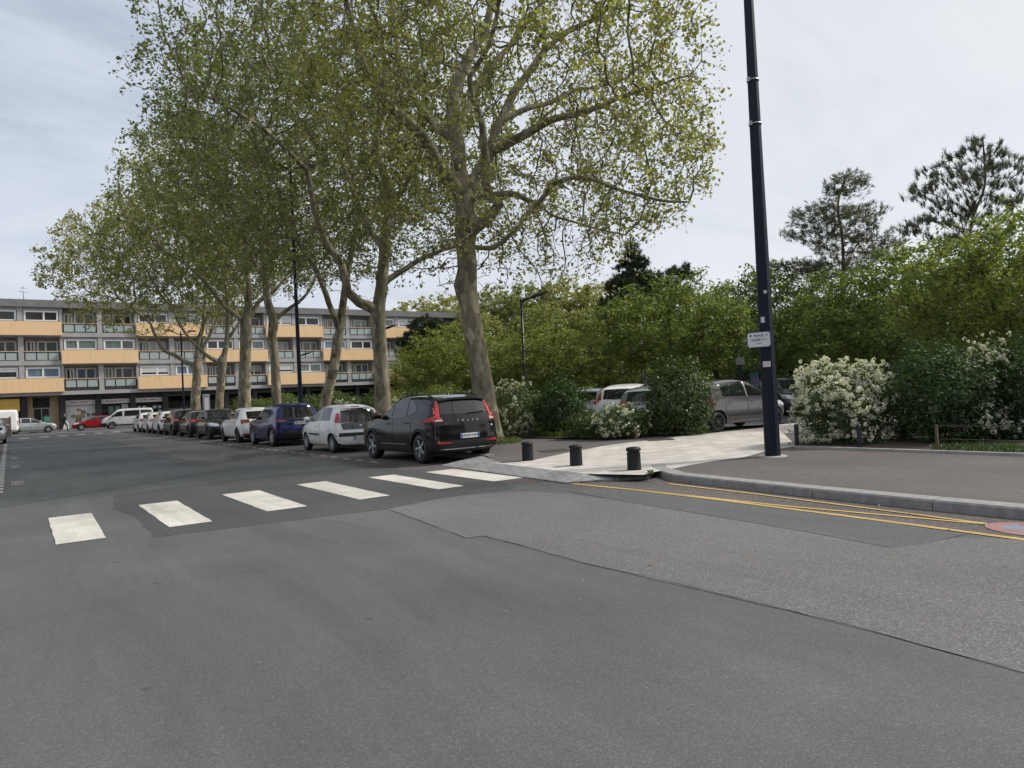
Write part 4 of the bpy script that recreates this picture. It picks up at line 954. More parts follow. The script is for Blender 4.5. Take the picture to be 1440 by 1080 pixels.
# ---------------- broad park trees (variants, then copies)
def park_tree_proto(seed, H=6.0, Rr=3.4, zc=3.9, rz=2.1, nattr=1100, nleaf=17000, leaf=0.15, mat='leaf_park', layered=0.75, bark='bark_dark', tr=0.17, name='park_tree'):
    rng = np.random.default_rng(seed); P = [np.zeros(3)]; par = [-1]; forced = {0: tr*1.3}
    zt = zc-rz*0.75
    for k in range(1, 7):
        par.append(len(P)-1); forced[len(P)] = tr*(1-0.03*k); P.append(np.array([0.12*math.sin(k+seed), 0.1*math.cos(k*1.3+seed), zt*k/6]))
    u = unit(rng.normal(size=(nattr*2, 3))); rd = rng.uniform(0.1, 1, (nattr*2, 1))**(1/2.4)
    lump = np.array([1+0.25*mnoise.noise(Vector(v)*1.9+Vector((seed*3.1, 0, 0)))+0.12*mnoise.noise(Vector(v)*5+Vector((seed*3.1, 0, 0))) for v in u])[:, None]
    A = np.array([0, 0, zc])+u*rd*lump*np.array([Rr, Rr, rz])
    if layered: A[:, 2] = np.round(A[:, 2]/layered)*layered+rng.normal(0, 0.12, len(A))
    A = A[A[:, 2] > zt*0.9][:nattr]
    P, par = colonize(np.array(P), par, A, 0.33, 5.0, 0.42, 80, rng, jit=0.2)
    me, R_, kids = wood_mesh('trunk', P, par, forced, rtip=0.008, bumpy=0.08)
    t = empty(name); link('trunk', me, t, [MAT[bark], MAT['bark_dark']])
    tips = np.array([i for i in range(7, len(P)) if R_[i] < 0.035])
    pick = rng.choice(tips, nleaf//6); sp = P[pick]+rng.normal(0, 0.15, (len(pick), 3))*np.array([1, 1, 0.6])
    C = np.repeat(sp, 6, axis=0)+rng.normal(0, 0.13, (len(sp)*6, 3))*np.array([1, 1, 0.5])
    Nn = rng.normal(0, 0.55, (len(C), 3))+np.array([0, 0, 0.9])
    link('crown', quads_mesh('crown', leaf_array(C, Nn, leaf, rng, 0.6)), t, MAT[mat]); return t
used = set()
def put(proto, px, dep, top, hw, H, Rr, label, cat, group, rz=None, z0=0.12, name=None):
    o = proto if proto.name not in used else copy_tree(proto)
    used.add(o.name); used.add(proto.name)
    c = at(px, 545, dep); h = (HZ(px)-top)*dep/1000+EYE-z0; r = hw*dep/1000
    o.location = (c[0], c[1], z0); o.rotation_euler = (0, 0, rz if rz is not None else (px*0.37) % 6.28); o.scale = (r/Rr, r/Rr, h/H)
    tag(o, label, cat, group); return o
PK = [park_tree_proto(21), park_tree_proto(22, nleaf=19000), park_tree_proto(23, layered=0.6, nleaf=16000)]
gpk = 'broad green trees of the park'
for i, (px, dep, top, hw, lb) in enumerate([
    (770, 30, 458, 84, 'low spreading green park tree right behind the lamp and white shrub'),
    (948, 31, 392, 112, 'broad layered green tree above the parked white hatchbacks'),
    (1086, 35, 376, 100, 'green park tree whose crown is crossed by the street sign mast'),
    (1252, 28, 362, 128, 'dense green tree with dark trunk above the large white flowering shrub'),
    (1408, 21.5, 305, 150, 'nearest park tree, big leaved, at the right edge of the photo'),
    (632, 42, 462, 70, 'small green tree before the building, seen between the two nearest plane trunks'),
    (585, 47, 500, 52, 'low bushy green tree at the right side of the second plane trunk'),
    (690, 46, 470, 70, 'small green tree partly hidden by the nearest plane trunk'),
    (855, 46, 470, 78, 'mid green tree behind the low spreading tree, left of the tall dark pine'),
    (1010, 52, 432, 90, 'green tree farther back between two broad trees left of the mast'),
    (1195, 44, 415, 96, 'green tree under the airy pine, right of the mast'),
    (1335, 40, 395, 104, 'green tree behind the dark shrub between the two right hand pines'),
    (1152, 55, 440, 88, 'farther green tree just right of the mast, low under the others'),
    (1455, 36, 360, 110, 'green tree half outside the right edge of the photo'),
    (1090, 62, 440, 80, 'distant green tree seen under the crown crossed by the mast'),
    (745, 56, 482, 70, 'distant green tree beside the slim street lamp'),
    (930, 62, 455, 80, 'distant green tree under the tall dark pine'),
    (1285, 62, 430, 90, 'distant green tree behind the dense tree of the right shrubs'),
    (1400, 56, 420, 90, 'distant green tree seen below the nearest park tree')]):
    put(PK[i % 3], px, dep, top, hw, 6.0, 3.4, lb, 'tree', gpk)
pp_ = park_tree_proto(31, H=12, Rr=5, zc=7.5, rz=4.6, nattr=1500, nleaf=15000, leaf=0.30, mat='leaf_pale', layered=0, bark='bark_plane', tr=0.25, name='pale_tree')
pp2 = park_tree_proto(32, H=12, Rr=5, zc=7.5, rz=4.6, nattr=1500, nleaf=15000, leaf=0.30, mat='leaf_pale', layered=0, bark='bark_plane', tr=0.25, name='pale_tree')
for i, (px, dep, top, hw, lb) in enumerate([
    (600, 140, 417, 58, 'pale yellow green tree behind the right part of the building roof'), (645, 134, 412, 55, 'pale yellow green tree behind the right corner of the building'),
    (698, 100, 402, 58, 'pale yellow green tree just right of the nearest plane trunk'), (748, 96, 396, 55, 'pale yellow green tree above the head of the slim street lamp'),
    (800, 98, 390, 56, 'tallest pale yellow green tree, right of the slim street lamp'), (850, 95, 396, 52, 'pale yellow green tree at the left side of the tall dark pine'),
    (905, 104, 402, 56, 'pale yellow green tree behind the tall dark pine'), (675, 88, 440, 50, 'lower pale yellow green tree behind the nearest plane trunk'),
    (772, 84, 425, 55, 'lower pale yellow green tree in front of its taller row, right of the lamp'), (840, 82, 432, 50, 'lower pale yellow green tree left of the pine and above the dark shrub')]):
    put((pp_, pp2)[i % 2], px, dep, top, hw, 12.0, 5.0, lb, 'tree', 'pale spring trees behind the park')
for i, (px, dep, top, hw) in enumerate([(960, 84, 430, 75), (1060, 90, 438, 75), (1160, 84, 432, 75), (1265, 80, 425, 80), (1370, 76, 420, 85), (1470, 70, 410, 90)]):
    put(PK[i % 3], px, dep, top, hw, 6.0, 3.4, 'far green tree closing the park, seen only through gaps between nearer crowns', 'tree', 'far trees closing the park')

# ---------------- pines
def needles(T, D, rng, per=12, ln=0.16, wd=0.02, spread=0.75):
    n = len(T); D = np.repeat(unit(D), per, 0); T = np.repeat(T, per, 0); m = n*per
    d = unit(D+rng.normal(0, spread, (m, 3))); s = unit(np.cross(d, rng.normal(size=(m, 3))))*wd/2; l = d*(ln*rng.uniform(0.6, 1.2, m))[:, None]
    T = T-D*(rng.uniform(0, 0.16, m))[:, None]
    V = np.empty((m, 4, 3)); V[:, 0] = T-s; V[:, 1] = T+s; V[:, 2] = T+l+s*0.4; V[:, 3] = T+l-s*0.4; return V.reshape(-1, 3)
def pine(label, px, dep, blobs, trunk_px, seed, ntuft, mat='needle', nattr=900, r=0.16, per=13, ln=0.17, wd=0.022, up=0.7, spread=0.7, tuftjit=0.12):
    rng = np.random.default_rng(seed); tp = [at(x, y, dep) for x, y in trunk_px]; root = np.array([tp[0][0], tp[0][1], 0.12]); tp[0] = root.copy()
    P = []; par = []; forced = {}
    rs = resample(tp, 0.35)
    for i, (t, q) in enumerate(rs): par.append(i-1); forced[i] = r*(1-0.8*i/len(rs)); P.append(q)
    A = []
    for (x, y, rx, ry, dz) in blobs:   # px blobs
        k = max(30, int(nattr*rx*ry/sum(b[2]*b[3] for b in blobs))); u = unit(rng.normal(size=(k, 3)))*rng.uniform(0.2, 1, (k, 1))**(1/2.5)
        A.append(at(x, y, dep+dz)+u*np.array([rx, rx, ry])*dep/1000)
    A = np.concatenate(A)
    P, par = colonize(np.array(P), par, A, 0.28, 6.0, 0.33, 90, rng, jit=0.15)
    me, R_, kids = wood_mesh('trunk', P-root, par, forced, rtip=0.008)
    t = empty('pine_tree', root, 0, label, 'pine tree', 'pines of the park'); link('trunk', me, t, [MAT['bark_pine'], MAT['bark_dark']])
    tips = np.array([i for i in range(len(rs), len(P)) if R_[i] < 0.022]); pick = rng.choice(tips, ntuft)
    D = np.array([P[i]-P[par[i]] for i in pick]); D = unit(D)+np.array([0, 0, up])
    link('crown', quads_mesh('crown', needles(P[pick]-root+rng.normal(0, tuftjit, (ntuft, 3)), D, rng, per, ln, wd, spread)), t, MAT[mat]); return t
pine('airy umbrella pine with flat dark layers, right of the light mast', 1185, 34,
     [(1150, 298, 40, 12, 0), (1190, 262, 36, 18, 0.5), (1215, 300, 30, 14, -0.5), (1140, 325, 42, 16, 0.6), (1190, 318, 45, 18, -0.6), (1180, 345, 50, 12, 0.4), (1230, 345, 50, 12, 0.2), (1125, 372, 40, 9, -0.4), (1165, 380, 55, 14, 0.5), (1215, 360, 40, 10, 0.8)],
     [(1183, 500), (1184, 440), (1186, 380), (1184, 330), (1178, 290), (1188, 250)], 41, 2700, 'needle_grey', 1250, 0.15, 13, 0.17, 0.02)
pine('tall open pine with upright brush like shoots at the right edge', 1375, 30,
     [(1370, 228, 46, 34, 0), (1405, 240, 40, 30, 0.6), (1335, 262, 50, 20, -0.4), (1300, 255, 20, 20, 0.2), (1290, 275, 24, 14, 0), (1330, 300, 55, 16, 0.5), (1390, 290, 40, 24, -0.6), (1420, 270, 25, 30, 0), (1300, 320, 45, 12, 0.3), (1360, 330, 60, 14, 0)],
     [(1352, 500), (1355, 420), (1362, 340), (1370, 300), (1385, 260), (1382, 195)], 42, 1350, 'needle_grey', 1000, 0.13, 14, 0.24, 0.018, 1.6, 0.33, 0.05)
pine('tall dark conical pine above the parked white hatchback', 897, 46,
     [(887, 348, 13, 18, 0), (893, 375, 28, 16, 0), (880, 400, 34, 14, 0), (915, 400, 34, 16, 0.5), (955, 385, 22, 12, 0.4), (900, 425, 58, 18, 0), (870, 440, 30, 14, -0.5), (940, 415, 40, 16, 0)],
     [(905, 520), (903, 470), (897, 420), (890, 370), (886, 335)], 43, 3400, 'needle', 1000, 0.16, 14, 0.24, 0.045)
pine('small round headed dark pine in front of the building', 605, 52,
     [(600, 462, 30, 15, 0), (575, 480, 22, 10, 0), (625, 478, 26, 11, 0), (605, 490, 45, 12, 0.5), (575, 498, 20, 8, 0), (640, 470, 12, 8, 0)],
     [(606, 560), (604, 525), (603, 500), (602, 470), (600, 450)], 44, 2000, 'needle', 800, 0.13, 14, 0.22, 0.045)

# ---------------- shrubs
def lumpy(n, rng, seed, R3, lo=0.5, amp=0.36, flat=0.0):
    u = unit(rng.normal(size=(n, 3))); dn = u[:, 2] < 0; hxy = np.linalg.norm(u[:, :2], axis=1)+1e-6; k_ = np.where(dn, np.maximum(hxy, 0.93-0.25*u[:, 2]**2)/hxy, 1.0); u[:, :2] *= k_[:, None]
    lump = np.array([1+amp*mnoise.noise(Vector(v)*2.2+Vector((seed*1.7, 3, 0)))+amp*0.6*mnoise.noise(Vector(v)*5.5+Vector((seed*1.7, 0, 5))) for v in u])[:, None]
    r = lo+(1-lo)*rng.uniform(0, 1, (n, 1))**0.6
    stray = np.array([mnoise.noise(Vector(v)*9+Vector((seed*2.3, 1, 1))) for v in u]); r = r*(1+0.28*np.clip(stray-0.25, 0, 1)/0.4)[:, None]
    return u*r*lump*np.array(R3), u
def shrub_proto(name, seed, R3, n, leaf, mat, flowers=0, fsize=0.055, narrow=0.45, stems=9, frange=(-1, 1), lo=0.5):
    rng = np.random.default_rng(seed); t = empty(name)
    C, u = lumpy(n, rng, seed, R3, lo); C[:, 2] += R3[2]*0.85; C[:, 2] = np.maximum(C[:, 2], 0.05)
    Nn = u*0.8+rng.normal(0, 0.55, (n, 3))+np.array([0, 0, 0.3])
    link('foliage', quads_mesh('foliage', leaf_array(C, Nn, leaf, rng, narrow, 0.15)), t, MAT[mat])
    mb = MB()
    for k in range(stems):
        a = 2*PI*k/stems+rng.uniform(-0.3, 0.3); r = rng.uniform(0.5, 0.85); q = np.array([math.cos(a)*R3[0]*r, math.sin(a)*R3[1]*r, R3[2]*rng.uniform(0.9, 1.5)])
        mb.tube([(0.1*math.cos(a), 0.1*math.sin(a), -0.02), q*np.array([0.45, 0.45, 0.5]), q], [0.03, 0.02, 0.008], 5)
    mb.build('stem', MAT['bark_dark'], t)
    if flowers:
        F, fu = lumpy(flowers*3, rng, seed, R3, 0.93); F[:, 2] += R3[2]*0.85
        keep = (fu[:, 0]*0.0+F[:, 2]/(R3[2]*1.85) > frange[0]) & (F[:, 2] > 0.08)
        # blossom gathers in drifts over the bush
        dr = np.array([mnoise.noise(Vector(q)*1.1+Vector((seed, 9, 0))) for q in F]); keep &= dr > -0.22
        F = F[keep][:flowers]; fu = fu[keep][:flowers]; k = 16; m = len(F)
        d = unit(rng.normal(size=(m, k, 3))+fu[:, None]*0.7); cs = fsize*rng.uniform(0.6, 1.35, (m, 1, 1))
        Cq = (F[:, None]+d*cs).reshape(-1, 3)
        link('blossom', quads_mesh('blossom', leaf_array(Cq, d.reshape(-1, 3), fsize*0.75, rng, 0.9, 0.1)), t, MAT['petal'])
    return t
def place(o, loc, rz, sc, label, cat='shrub', group=None, z=0.15):
    o.location = (loc[0], loc[1], z); o.rotation_euler = (0, 0, rz); o.scale = sc if hasattr(sc, '__len__') else (sc,)*3
    return tag(o, label, cat, group)
wf = 'white flowering shrubs'; ds = 'dark evergreen shrubs'
place(shrub_proto('flowering_shrub', 51, (1.22, 1.0, 1.0), 9000, 0.085, 'leaf_mid', 900, 0.062), at(1188, 600, 15.75), 0, 0.95, 'largest white flowering shrub, left end of the right planting bed', group=wf)
place(shrub_proto('dark_shrub', 52, (1.18, 1.0, 1.12), 11000, 0.095, 'leaf_dark'), at(1318, 600, 15.0), 1, 0.98, 'large dark evergreen shrub between two white flowering shrubs on the right', group=ds)
place(shrub_proto('flowering_shrub', 53, (0.72, 0.7, 1.12), 4500, 0.085, 'leaf_dark', 420, 0.05), at(1398, 600, 14.95), 2, 0.95, 'tall narrow white flowering shrub squeezed between dark shrubs at the right', group=wf)
place(shrub_proto('dark_shrub', 54, (0.8, 0.8, 1.15), 7500, 0.095, 'leaf_dark'), at(1452, 600, 14.5), 3, 0.96, 'dark evergreen shrub cut by the right edge of the photo', group=ds)
place(shrub_proto('flowering_shrub', 55, (0.28, 0.28, 0.2), 500, 0.07, 'leaf_mid', 26, 0.045), at(1432, 628, 14.3), 0, 1, 'tiny white flowering plant low behind the wire fence at the right edge', group=wf, z=0.15)
place(shrub_proto('flowering_shrub', 56, (1.0, 0.9, 0.95), 6000, 0.09, 'leaf_mid', 420, 0.062), at(722, 600, 24.2), 0, 1, 'white flowering shrub at the foot of the slim lamp beside the nearest plane trunk', group=wf)
place(shrub_proto('dark_shrub', 57, (0.92, 0.9, 0.98), 9000, 0.095, 'leaf_dark'), at(788, 600, 23.2), 1, 1, 'dark evergreen shrub right of the slim lamp, before the low spreading tree', group=ds)
place(shrub_proto('flowering_shrub', 58, (0.95, 0.7, 0.52), 4200, 0.08, 'leaf_mid', 190, 0.05), at(876, 605, 20.6), 0, 1, 'low white flowering bush in front of the parked white hatchback', group=wf)
place(shrub_proto('green_shrub', 59, (0.75, 0.6, 0.42), 3200, 0.085, 'leaf_mid', 14, 0.045), at(826, 604, 21.2), 0, 1, 'low bright green bush left of the low white flowering bush')
place(shrub_proto('dark_shrub', 60, (0.98, 0.9, 1.22), 10500, 0.095, 'leaf_mid'), at(955, 598, 21.0), 2, 1, 'tall dark green shrub between the white hatchback and the grey city car', group=ds)
# hedge of single bushes behind the parked row
HP = [shrub_proto('hedge_shrub', 61, (1.2, 1.2, 1.0), 6500, 0.12, 'leaf_mid'), shrub_proto('hedge_shrub', 62, (1.2, 1.2, 1.1), 6500, 0.12, 'leaf_park')]
FPR = shrub_proto('flowering_shrub', 63, (0.9, 0.9, 0.85), 3500, 0.1, 'leaf_mid', 130, 0.07)
rs_ = random.Random(9); hu = set()
def cp(p):
    if p.name in hu: return copy_tree(p)
    hu.add(p.name); return p
for k in range(16):
    yy = 27.5+k*2.35; xx = 16.6+rs_.uniform(-0.3, 0.5)
    o = cp(HP[k % 2]); place(o, (xx, yy), rs_.uniform(0, 6), (1, 1, rs_.uniform(0.8, 1.15)), 'green bush of the informal hedge behind the plane trees and parked cars', 'shrub', 'hedge bushes behind the parked cars')
for k, (yy, lb) in enumerate(((30.5, 'white flowering shrub seen between the second plane trunk and the black car'), (37.5, 'white flowering shrub behind the leaning plane trunk'), (47.5, 'white flowering shrub behind the pale straight plane trunk'))):
    place(cp(FPR), (15.2, yy), k*2.0, 0.95, lb, 'shrub', wf)
for k, (px, dep, s) in enumerate(((1010, 40, 1.0), (1075, 46, 1.0), (700, 36, 0.9), (850, 38, 0.8), (985, 33, 0.9), (1240, 36, 1.0), (1340, 32, 1.0), (1440, 30, 1.0), (1150, 50, 1.0))):
    c = at(px, 545, dep); place(cp(HP[k % 2]), c, k, (s*1.2, s*1.2, s*0.62), 'low green bush in the shade under the park trees', 'shrub', 'low bushes under the park trees', z=0.12)
for k in range(20):
    c = at(640+k*46, 545, 62+6*math.sin(k*1.7)); s = 1.9+0.3*math.sin(k*2.1)
    place(cp(HP[k % 2]), c, k*1.1, (s*1.5, s*1.5, 1.75+0.25*math.sin(k*3.3)), 'tall dark bush closing the far side of the park', 'shrub', 'tall bushes at the far side of the park', z=0.12)
# sedge clumps
def blades(n, base_r, ln, wd, rng, droop=0.7):
    a = rng.uniform(0, 2*PI, n); r = base_r*np.sqrt(rng.uniform(0, 1, n)); B = np.stack([r*np.cos(a), r*np.sin(a), np.zeros(n)], 1)
    a2 = a+rng.normal(0, 0.5, n); o = np.stack([np.cos(a2), np.sin(a2), np.zeros(n)], 1); l = ln*rng.uniform(0.6, 1.15, n)[:, None]; lean = rng.uniform(0.15, 1.0, n)[:, None]
    s = np.stack([-np.sin(a2), np.cos(a2), np.zeros(n)], 1)*wd/2; up = np.array([0, 0, 1.0])
    p0 = B; p1 = B+l*(0.5*up+0.22*lean*o); p2 = B+l*((0.85-0.25*lean)*up+0.6*lean*o); p3 = B+l*((0.95-droop*lean)*up+0.95*lean*o)
    Q = []
    for (q0, q1, w0, w1) in ((p0, p1, 1, 1), (p1, p2, 1, 0.8), (p2, p3, 0.8, 0.1)): Q.append(np.stack([q0-s*w0, q0+s*w0, q1+s*w1, q1-s*w1], 1))
    return np.stack(Q, 1).reshape(-1, 3)
rg = np.random.default_rng(70)
for (px, py, dep, lb, sc) in ((930, 606, 20.2, 'arching green sedge clump before the tall dark green shrub, left of two', 1.0), (975, 604, 19.8, 'arching green sedge clump nearest the grey city car', 1.05)):
    c = gp(px, py+5, 0.15); t = empty('sedge_clump', (c[0], c[1]+0.4, 0.15), 0, lb, 'grass clump', 'arching sedge clumps')
    link('blades', quads_mesh('blades', blades(900, 0.32*sc, 0.85*sc, 0.016, rg)), t, MAT['sedge'])
    link('thatch', quads_mesh('thatch', blades(160, 0.3*sc, 0.3*sc, 0.02, rg)), t, plain('dry_thatch', (0.19, 0.12, 0.075), 0.9))
# grass verges
def verge(name, poly_px, n, ln, zz, seed):
    rng = np.random.default_rng(seed); pts = np.array(G(*poly_px, z=zz)); lo = pts.min(0); hi = pts.max(0); out = []
    while len(out) < n:
        q = lo+(hi-lo)*rng.uniform(0, 1, 2); ins = False; j = len(pts)-1
        for i in range(len(pts)):
            if (pts[i][1] > q[1]) != (pts[j][1] > q[1]) and q[0] < (pts[j][0]-pts[i][0])*(q[1]-pts[i][1])/(pts[j][1]-pts[i][1])+pts[i][0]: ins = not ins
            j = i
        if ins: out.append(q)
    out = np.array(out); Bl = blades(n, 0.0, ln, 0.014, rng, 0.5).reshape(n, 12, 3); Bl[:, :, 0] += out[:, None, 0]; Bl[:, :, 1] += out[:, None, 1]; Bl[:, :, 2] += zz
    o = link(name, quads_mesh(name, Bl.reshape(-1, 3)), None, MAT['leaf_dark' if seed == 73 else 'grass']); o['kind'] = 'stuff'; return o
verge('verge_grass', [(689, 627), (735, 622), (722, 613), (692, 612), (640, 613), (600, 620), (640, 630)], 5200, 0.13, 0.125, 71)
verge('bed_grass', [(735, 613), (800, 616), (850, 617), (905, 613), (900, 606), (740, 606)], 3800, 0.22, 0.15, 72)
place(shrub_proto('flowering_shrub', 64, (0.55, 0.42, 0.42), 1800, 0.08, 'leaf_dark', 130, 0.05), at(1372, 612, 14.6), 0, 1, 'low white flowering shrub behind the wire fence, between the dark shrubs', group=wf)
verge('bed_grass', [(1310, 634), (1440, 638), (1440, 628), (1310, 626)], 700, 0.11, 0.152, 73)
verge('weed_tuft', [(911, 664), (918, 664), (919, 668), (911, 668)], 60, 0.07, 0.11, 75)

# trees on the near side of the crossing, outside the photograph, mirrored in car windows
for k, (x, y) in enumerate(((10.5, -15), (2.5, -19), (-9, -12), (-11, 6), (-11.5, 17))):
    o = copy_tree(PK[k % 3]); o.location = (x, y, 0.1); o.rotation_euler = (0, 0, k*1.3); o.scale = (1.35, 1.35, 1.7)
    tag(o, 'street tree outside the photograph, on the near side of the crossing', 'tree', 'street trees outside the photograph')

# dry leaves and paper specks lying on the carriageway and in the gutter
rng = np.random.default_rng(90); n = 420
lx = np.concatenate([rng.uniform(7.2, 8.6, 150), rng.uniform(-4, 8.4, 200), rng.uniform(9.3, 14, 70)]); ly = np.concatenate([rng.uniform(2, 13, 150), rng.uniform(2.0, 30, 200), rng.uniform(4, 9, 70)])
lz = np.concatenate([np.full(350, 0.014), np.full(70, 0.122)])
V = leaf_array(np.stack([lx, ly, lz], 1), np.stack([rng.normal(0, .12, n), rng.normal(0, .12, n), np.ones(n)], 1), rng.choice((0.016, 0.022, 0.03, 0.045), n, p=(0.45, 0.3, 0.18, 0.07)), rng, 0.6, 0.1)
link('leaf_litter', quads_mesh('leaf_litter', V), None, leafmat('litter', (0.14, 0.11, 0.07), (0.42, 0.40, 0.34), 0.1, 0.0))['kind'] = 'stuff'
# ================================================================== CARS
def dense(pts, n):
    """Catmull-Rom through (y,z) control points, n samples equally spaced"""
    P = [Vector((p[0], p[1])) for p in pts]; m = len(P); S = []
    for i in range(m-1):
        p0, p1, p2, p3 = P[max(i-1, 0)], P[i], P[i+1], P[min(i+2, m-1)]
        for j in range(12):
            t = j/12; S.append(0.5*((2*p1)+(-p0+p2)*t+(2*p0-5*p1+4*p2-p3)*t*t+(-p0+3*p1-3*p2+p3)*t**3))
    S.append(P[-1]); d = [0]
    for i in range(1, len(S)): d.append(d[-1]+(S[i]-S[i-1]).length)
    out = []; k = 0
    for i in range(n):
        s = d[-1]*i/(n-1)
        while k < len(d)-2 and d[k+1] < s: k += 1
        f = (s-d[k])/max(d[k+1]-d[k], 1e-9); out.append(S[k].lerp(S[k+1], f))
    return out

class Car:
    def __init__(s, name, label, cat, loc, rz, prof, L, W, H, paint, axles, wr, belt=(0.95, 1.0), roofw=0.74, group=None, tw=0.2, arch_gap=0.045, plan=(0.10, 0.07), zs=0.55, gb=0.2):
        s.L, s.W, s.H, s.prof = L, W, H, prof; s.hw0 = W/2; s.belt0 = belt; s.roofw = roofw; s.plan = plan; s.zs = zs; s.axles = axles; s.wr = wr; s.tw = tw
        s.root = empty(name, loc, rz, label, cat, group); s.paint = paint
        s.P = dense(prof, 150); s.gb = gb
        s.body = s.make_body(); s.tree = BVHTree.FromBMesh(s.bm)
        s.cut(arch_gap)
    def beltz(s, y): return s.belt0[0]+(s.belt0[1]-s.belt0[0])*(0.5-y/s.L)
    def hw(s, y, z):
        t = 2*y/s.L; pl = 1-(s.plan[0]*max(t, 0)**3.5+s.plan[1]*max(-t, 0)**4.5)
        b = s.beltz(y); base = s.hw0*pl
        if z < s.zs: k = 1-0.07*((s.zs-z)/(s.zs-0.2))**2
        elif z < b: k = 1-0.045*((z-s.zs)/(b-s.zs))**2
        else:
            u = (z-b)/max(s.H-b, 0.01); k = 0.955-(0.955-s.roofw)*(0.88*u+0.12*u*u)
        return base*k
    def ztop(s, y):
        if not hasattr(s, '_zt'):
            s._zt = [(p[0], p[1]) for p in s.P if True]
        best = 0
        for a, b in zip(s._zt[:-1], s._zt[1:]):
            lo, hi = sorted((a[0], b[0]))
            if lo <= y <= hi and hi > lo:
                z = a[1]+(b[1]-a[1])*(y-a[0])/(b[0]-a[0]); best = max(best, z)
        return best
    def make_body(s):
        bm = bmesh.new(); s.bm = bm
        bot = [Vector((s.P[-1].x+(s.P[0].x-s.P[-1].x)*i/26, s.gb)) for i in range(1, 26)]
        loop = list(s.P)+bot; n = len(loop); c = Vector((0, 0.6)); inn = []
        for i in range(n):
            t = (loop[(i+1) % n]-loop[i-1]).normalized(); nn = Vector((t.y, -t.x))
            ce = Vector((max(-s.L/2+0.7, min(s.L/2-0.9, loop[i].x)), 0.62))
            if nn.dot(ce-loop[i]) < 0: nn = -nn
            inn.append(nn)
        M_ = 13; rows = []
        for i in range(n):
            p = loop[i]; end = abs(inn[i].x)  # facing fore/aft -> bulge more
            cr = 0.045+0.10*end if i < len(s.P) else 0.02
            cr = min(cr, 0.13); row = []
            for j in range(M_):
                v = -1+2*j/(M_-1); q = p+inn[i]*cr*abs(v)**3.0
                edge = p+inn[i]*cr
                row.append(bm.verts.new((v*s.hw(edge.x, edge.y), q.x, q.y)))
            rows.append(row)
        for i in range(n):
            k = (i+1) % n
            for j in range(M_-1): bm.faces.new((rows[i][j], rows[i][j+1], rows[k][j+1], rows[k][j]))
        T = 12
        for side, j in ((-1, 0), (1, M_-1)):
            prev = [r[j] for r in rows]
            for t in range(1, T+1):
                f = t/T; cur = []
                if t < T:
                    for i in range(n):
                        e = rows[i][j].co; cy = max(-s.L/2+0.75, min(s.L/2-0.95, e.y)); cz = 0.66
                        yy = e.y+(cy-e.y)*f; zz = e.z+(cz-e.z)*f
                        cur.append(bm.verts.new((side*s.hw(yy, zz), yy, zz)))
                    for i in range(n):
                        k = (i+1) % n; bm.faces.new((prev[i], prev[k], cur[k], cur[i]))
                    prev = cur
                else:
                    bmesh.ops.contextual_create(bm, geom=[]) if False else None
                    # close the thin central slot: pair opposite points
                    ys = sorted(range(n), key=lambda q: prev[q].co.y)
                    vs = prev
                    try: bm.faces.new(vs)
                    except ValueError: pass
        bmesh.ops.recalc_face_normals(bm, faces=bm.faces)
        for _ in range(3): bmesh.ops.smooth_vert(bm, verts=bm.verts, factor=0.5, use_axis_x=True, use_axis_y=True, use_axis_z=True)
        bmesh.ops.triangulate(bm, faces=[f for f in bm.faces if len(f.verts) > 4])
        for f in bm.faces: f.smooth = True
        me = bpy.data.meshes.new('body'); bm.to_mesh(me); me.materials.append(s.paint); me.materials.append(MAT['well'])
        return link('body', me, s.root)
    def cut(s, gap):
        mb = MB(); r = s.wr+gap
        for y in s.axles:
            for sd_ in (-1, 1):
                x0 = sd_*(s.hw0-0.36); x1 = sd_*(s.hw0+0.3); n = 40
                vs = [(x0, y+r*math.cos(2*PI*k/n), s.wr+r*math.sin(2*PI*k/n)) for k in range(n)]+[(x1, y+r*math.cos(2*PI*k/n), s.wr+r*math.sin(2*PI*k/n)) for k in range(n)]
                fs = [tuple(range(n)), tuple(range(n, 2*n))[::-1]]+[(k, n+k, n+(k+1) % n, (k+1) % n) for k in range(n)]
                mb.add(vs, fs)
        me = mb.mesh('cutter'); bmc = bmesh.new(); bmc.from_mesh(me); bmesh.ops.recalc_face_normals(bmc, faces=bmc.faces); bmc.to_mesh(me); bmc.free()
        co = bpy.data.objects.new('cutter', me); col.objects.link(co)
        co.matrix_world = Matrix.LocRotScale(s.root.location, s.root.rotation_euler, None)
        md = s.body.modifiers.new('arches', 'BOOLEAN'); md.operation = 'DIFFERENCE'; md.object = co; md.solver = 'EXACT'
        dg = bpy.context.evaluated_depsgraph_get(); dg.update()
        nm = bpy.data.meshes.new_from_object(s.body.evaluated_get(dg)); s.body.modifiers.clear(); old = s.body.data; s.body.data = nm; nm.name = 'body'
        bpy.data.objects.remove(co); bpy.data.meshes.remove(old)
        if len(nm.materials) < 2: nm.materials.append(MAT['well'])
        mi = [0]*len(nm.polygons)
        for p in nm.polygons:
            c = p.center
            for y in s.axles:
                if math.hypot(c.y-y, c.z-s.wr) < r+0.004 and abs(c.x) < s.hw0+0.05 and (abs(abs(c.x)-(s.hw0-0.36)) < 0.01 or abs(math.hypot(c.y-y, c.z-s.wr)-r) < 0.01): mi[p.index] = 1
            if c.z < s.gb+0.03 and p.normal.z < -0.7: mi[p.index] = 1
        nm.polygons.foreach_set('material_index', mi); nm.update()
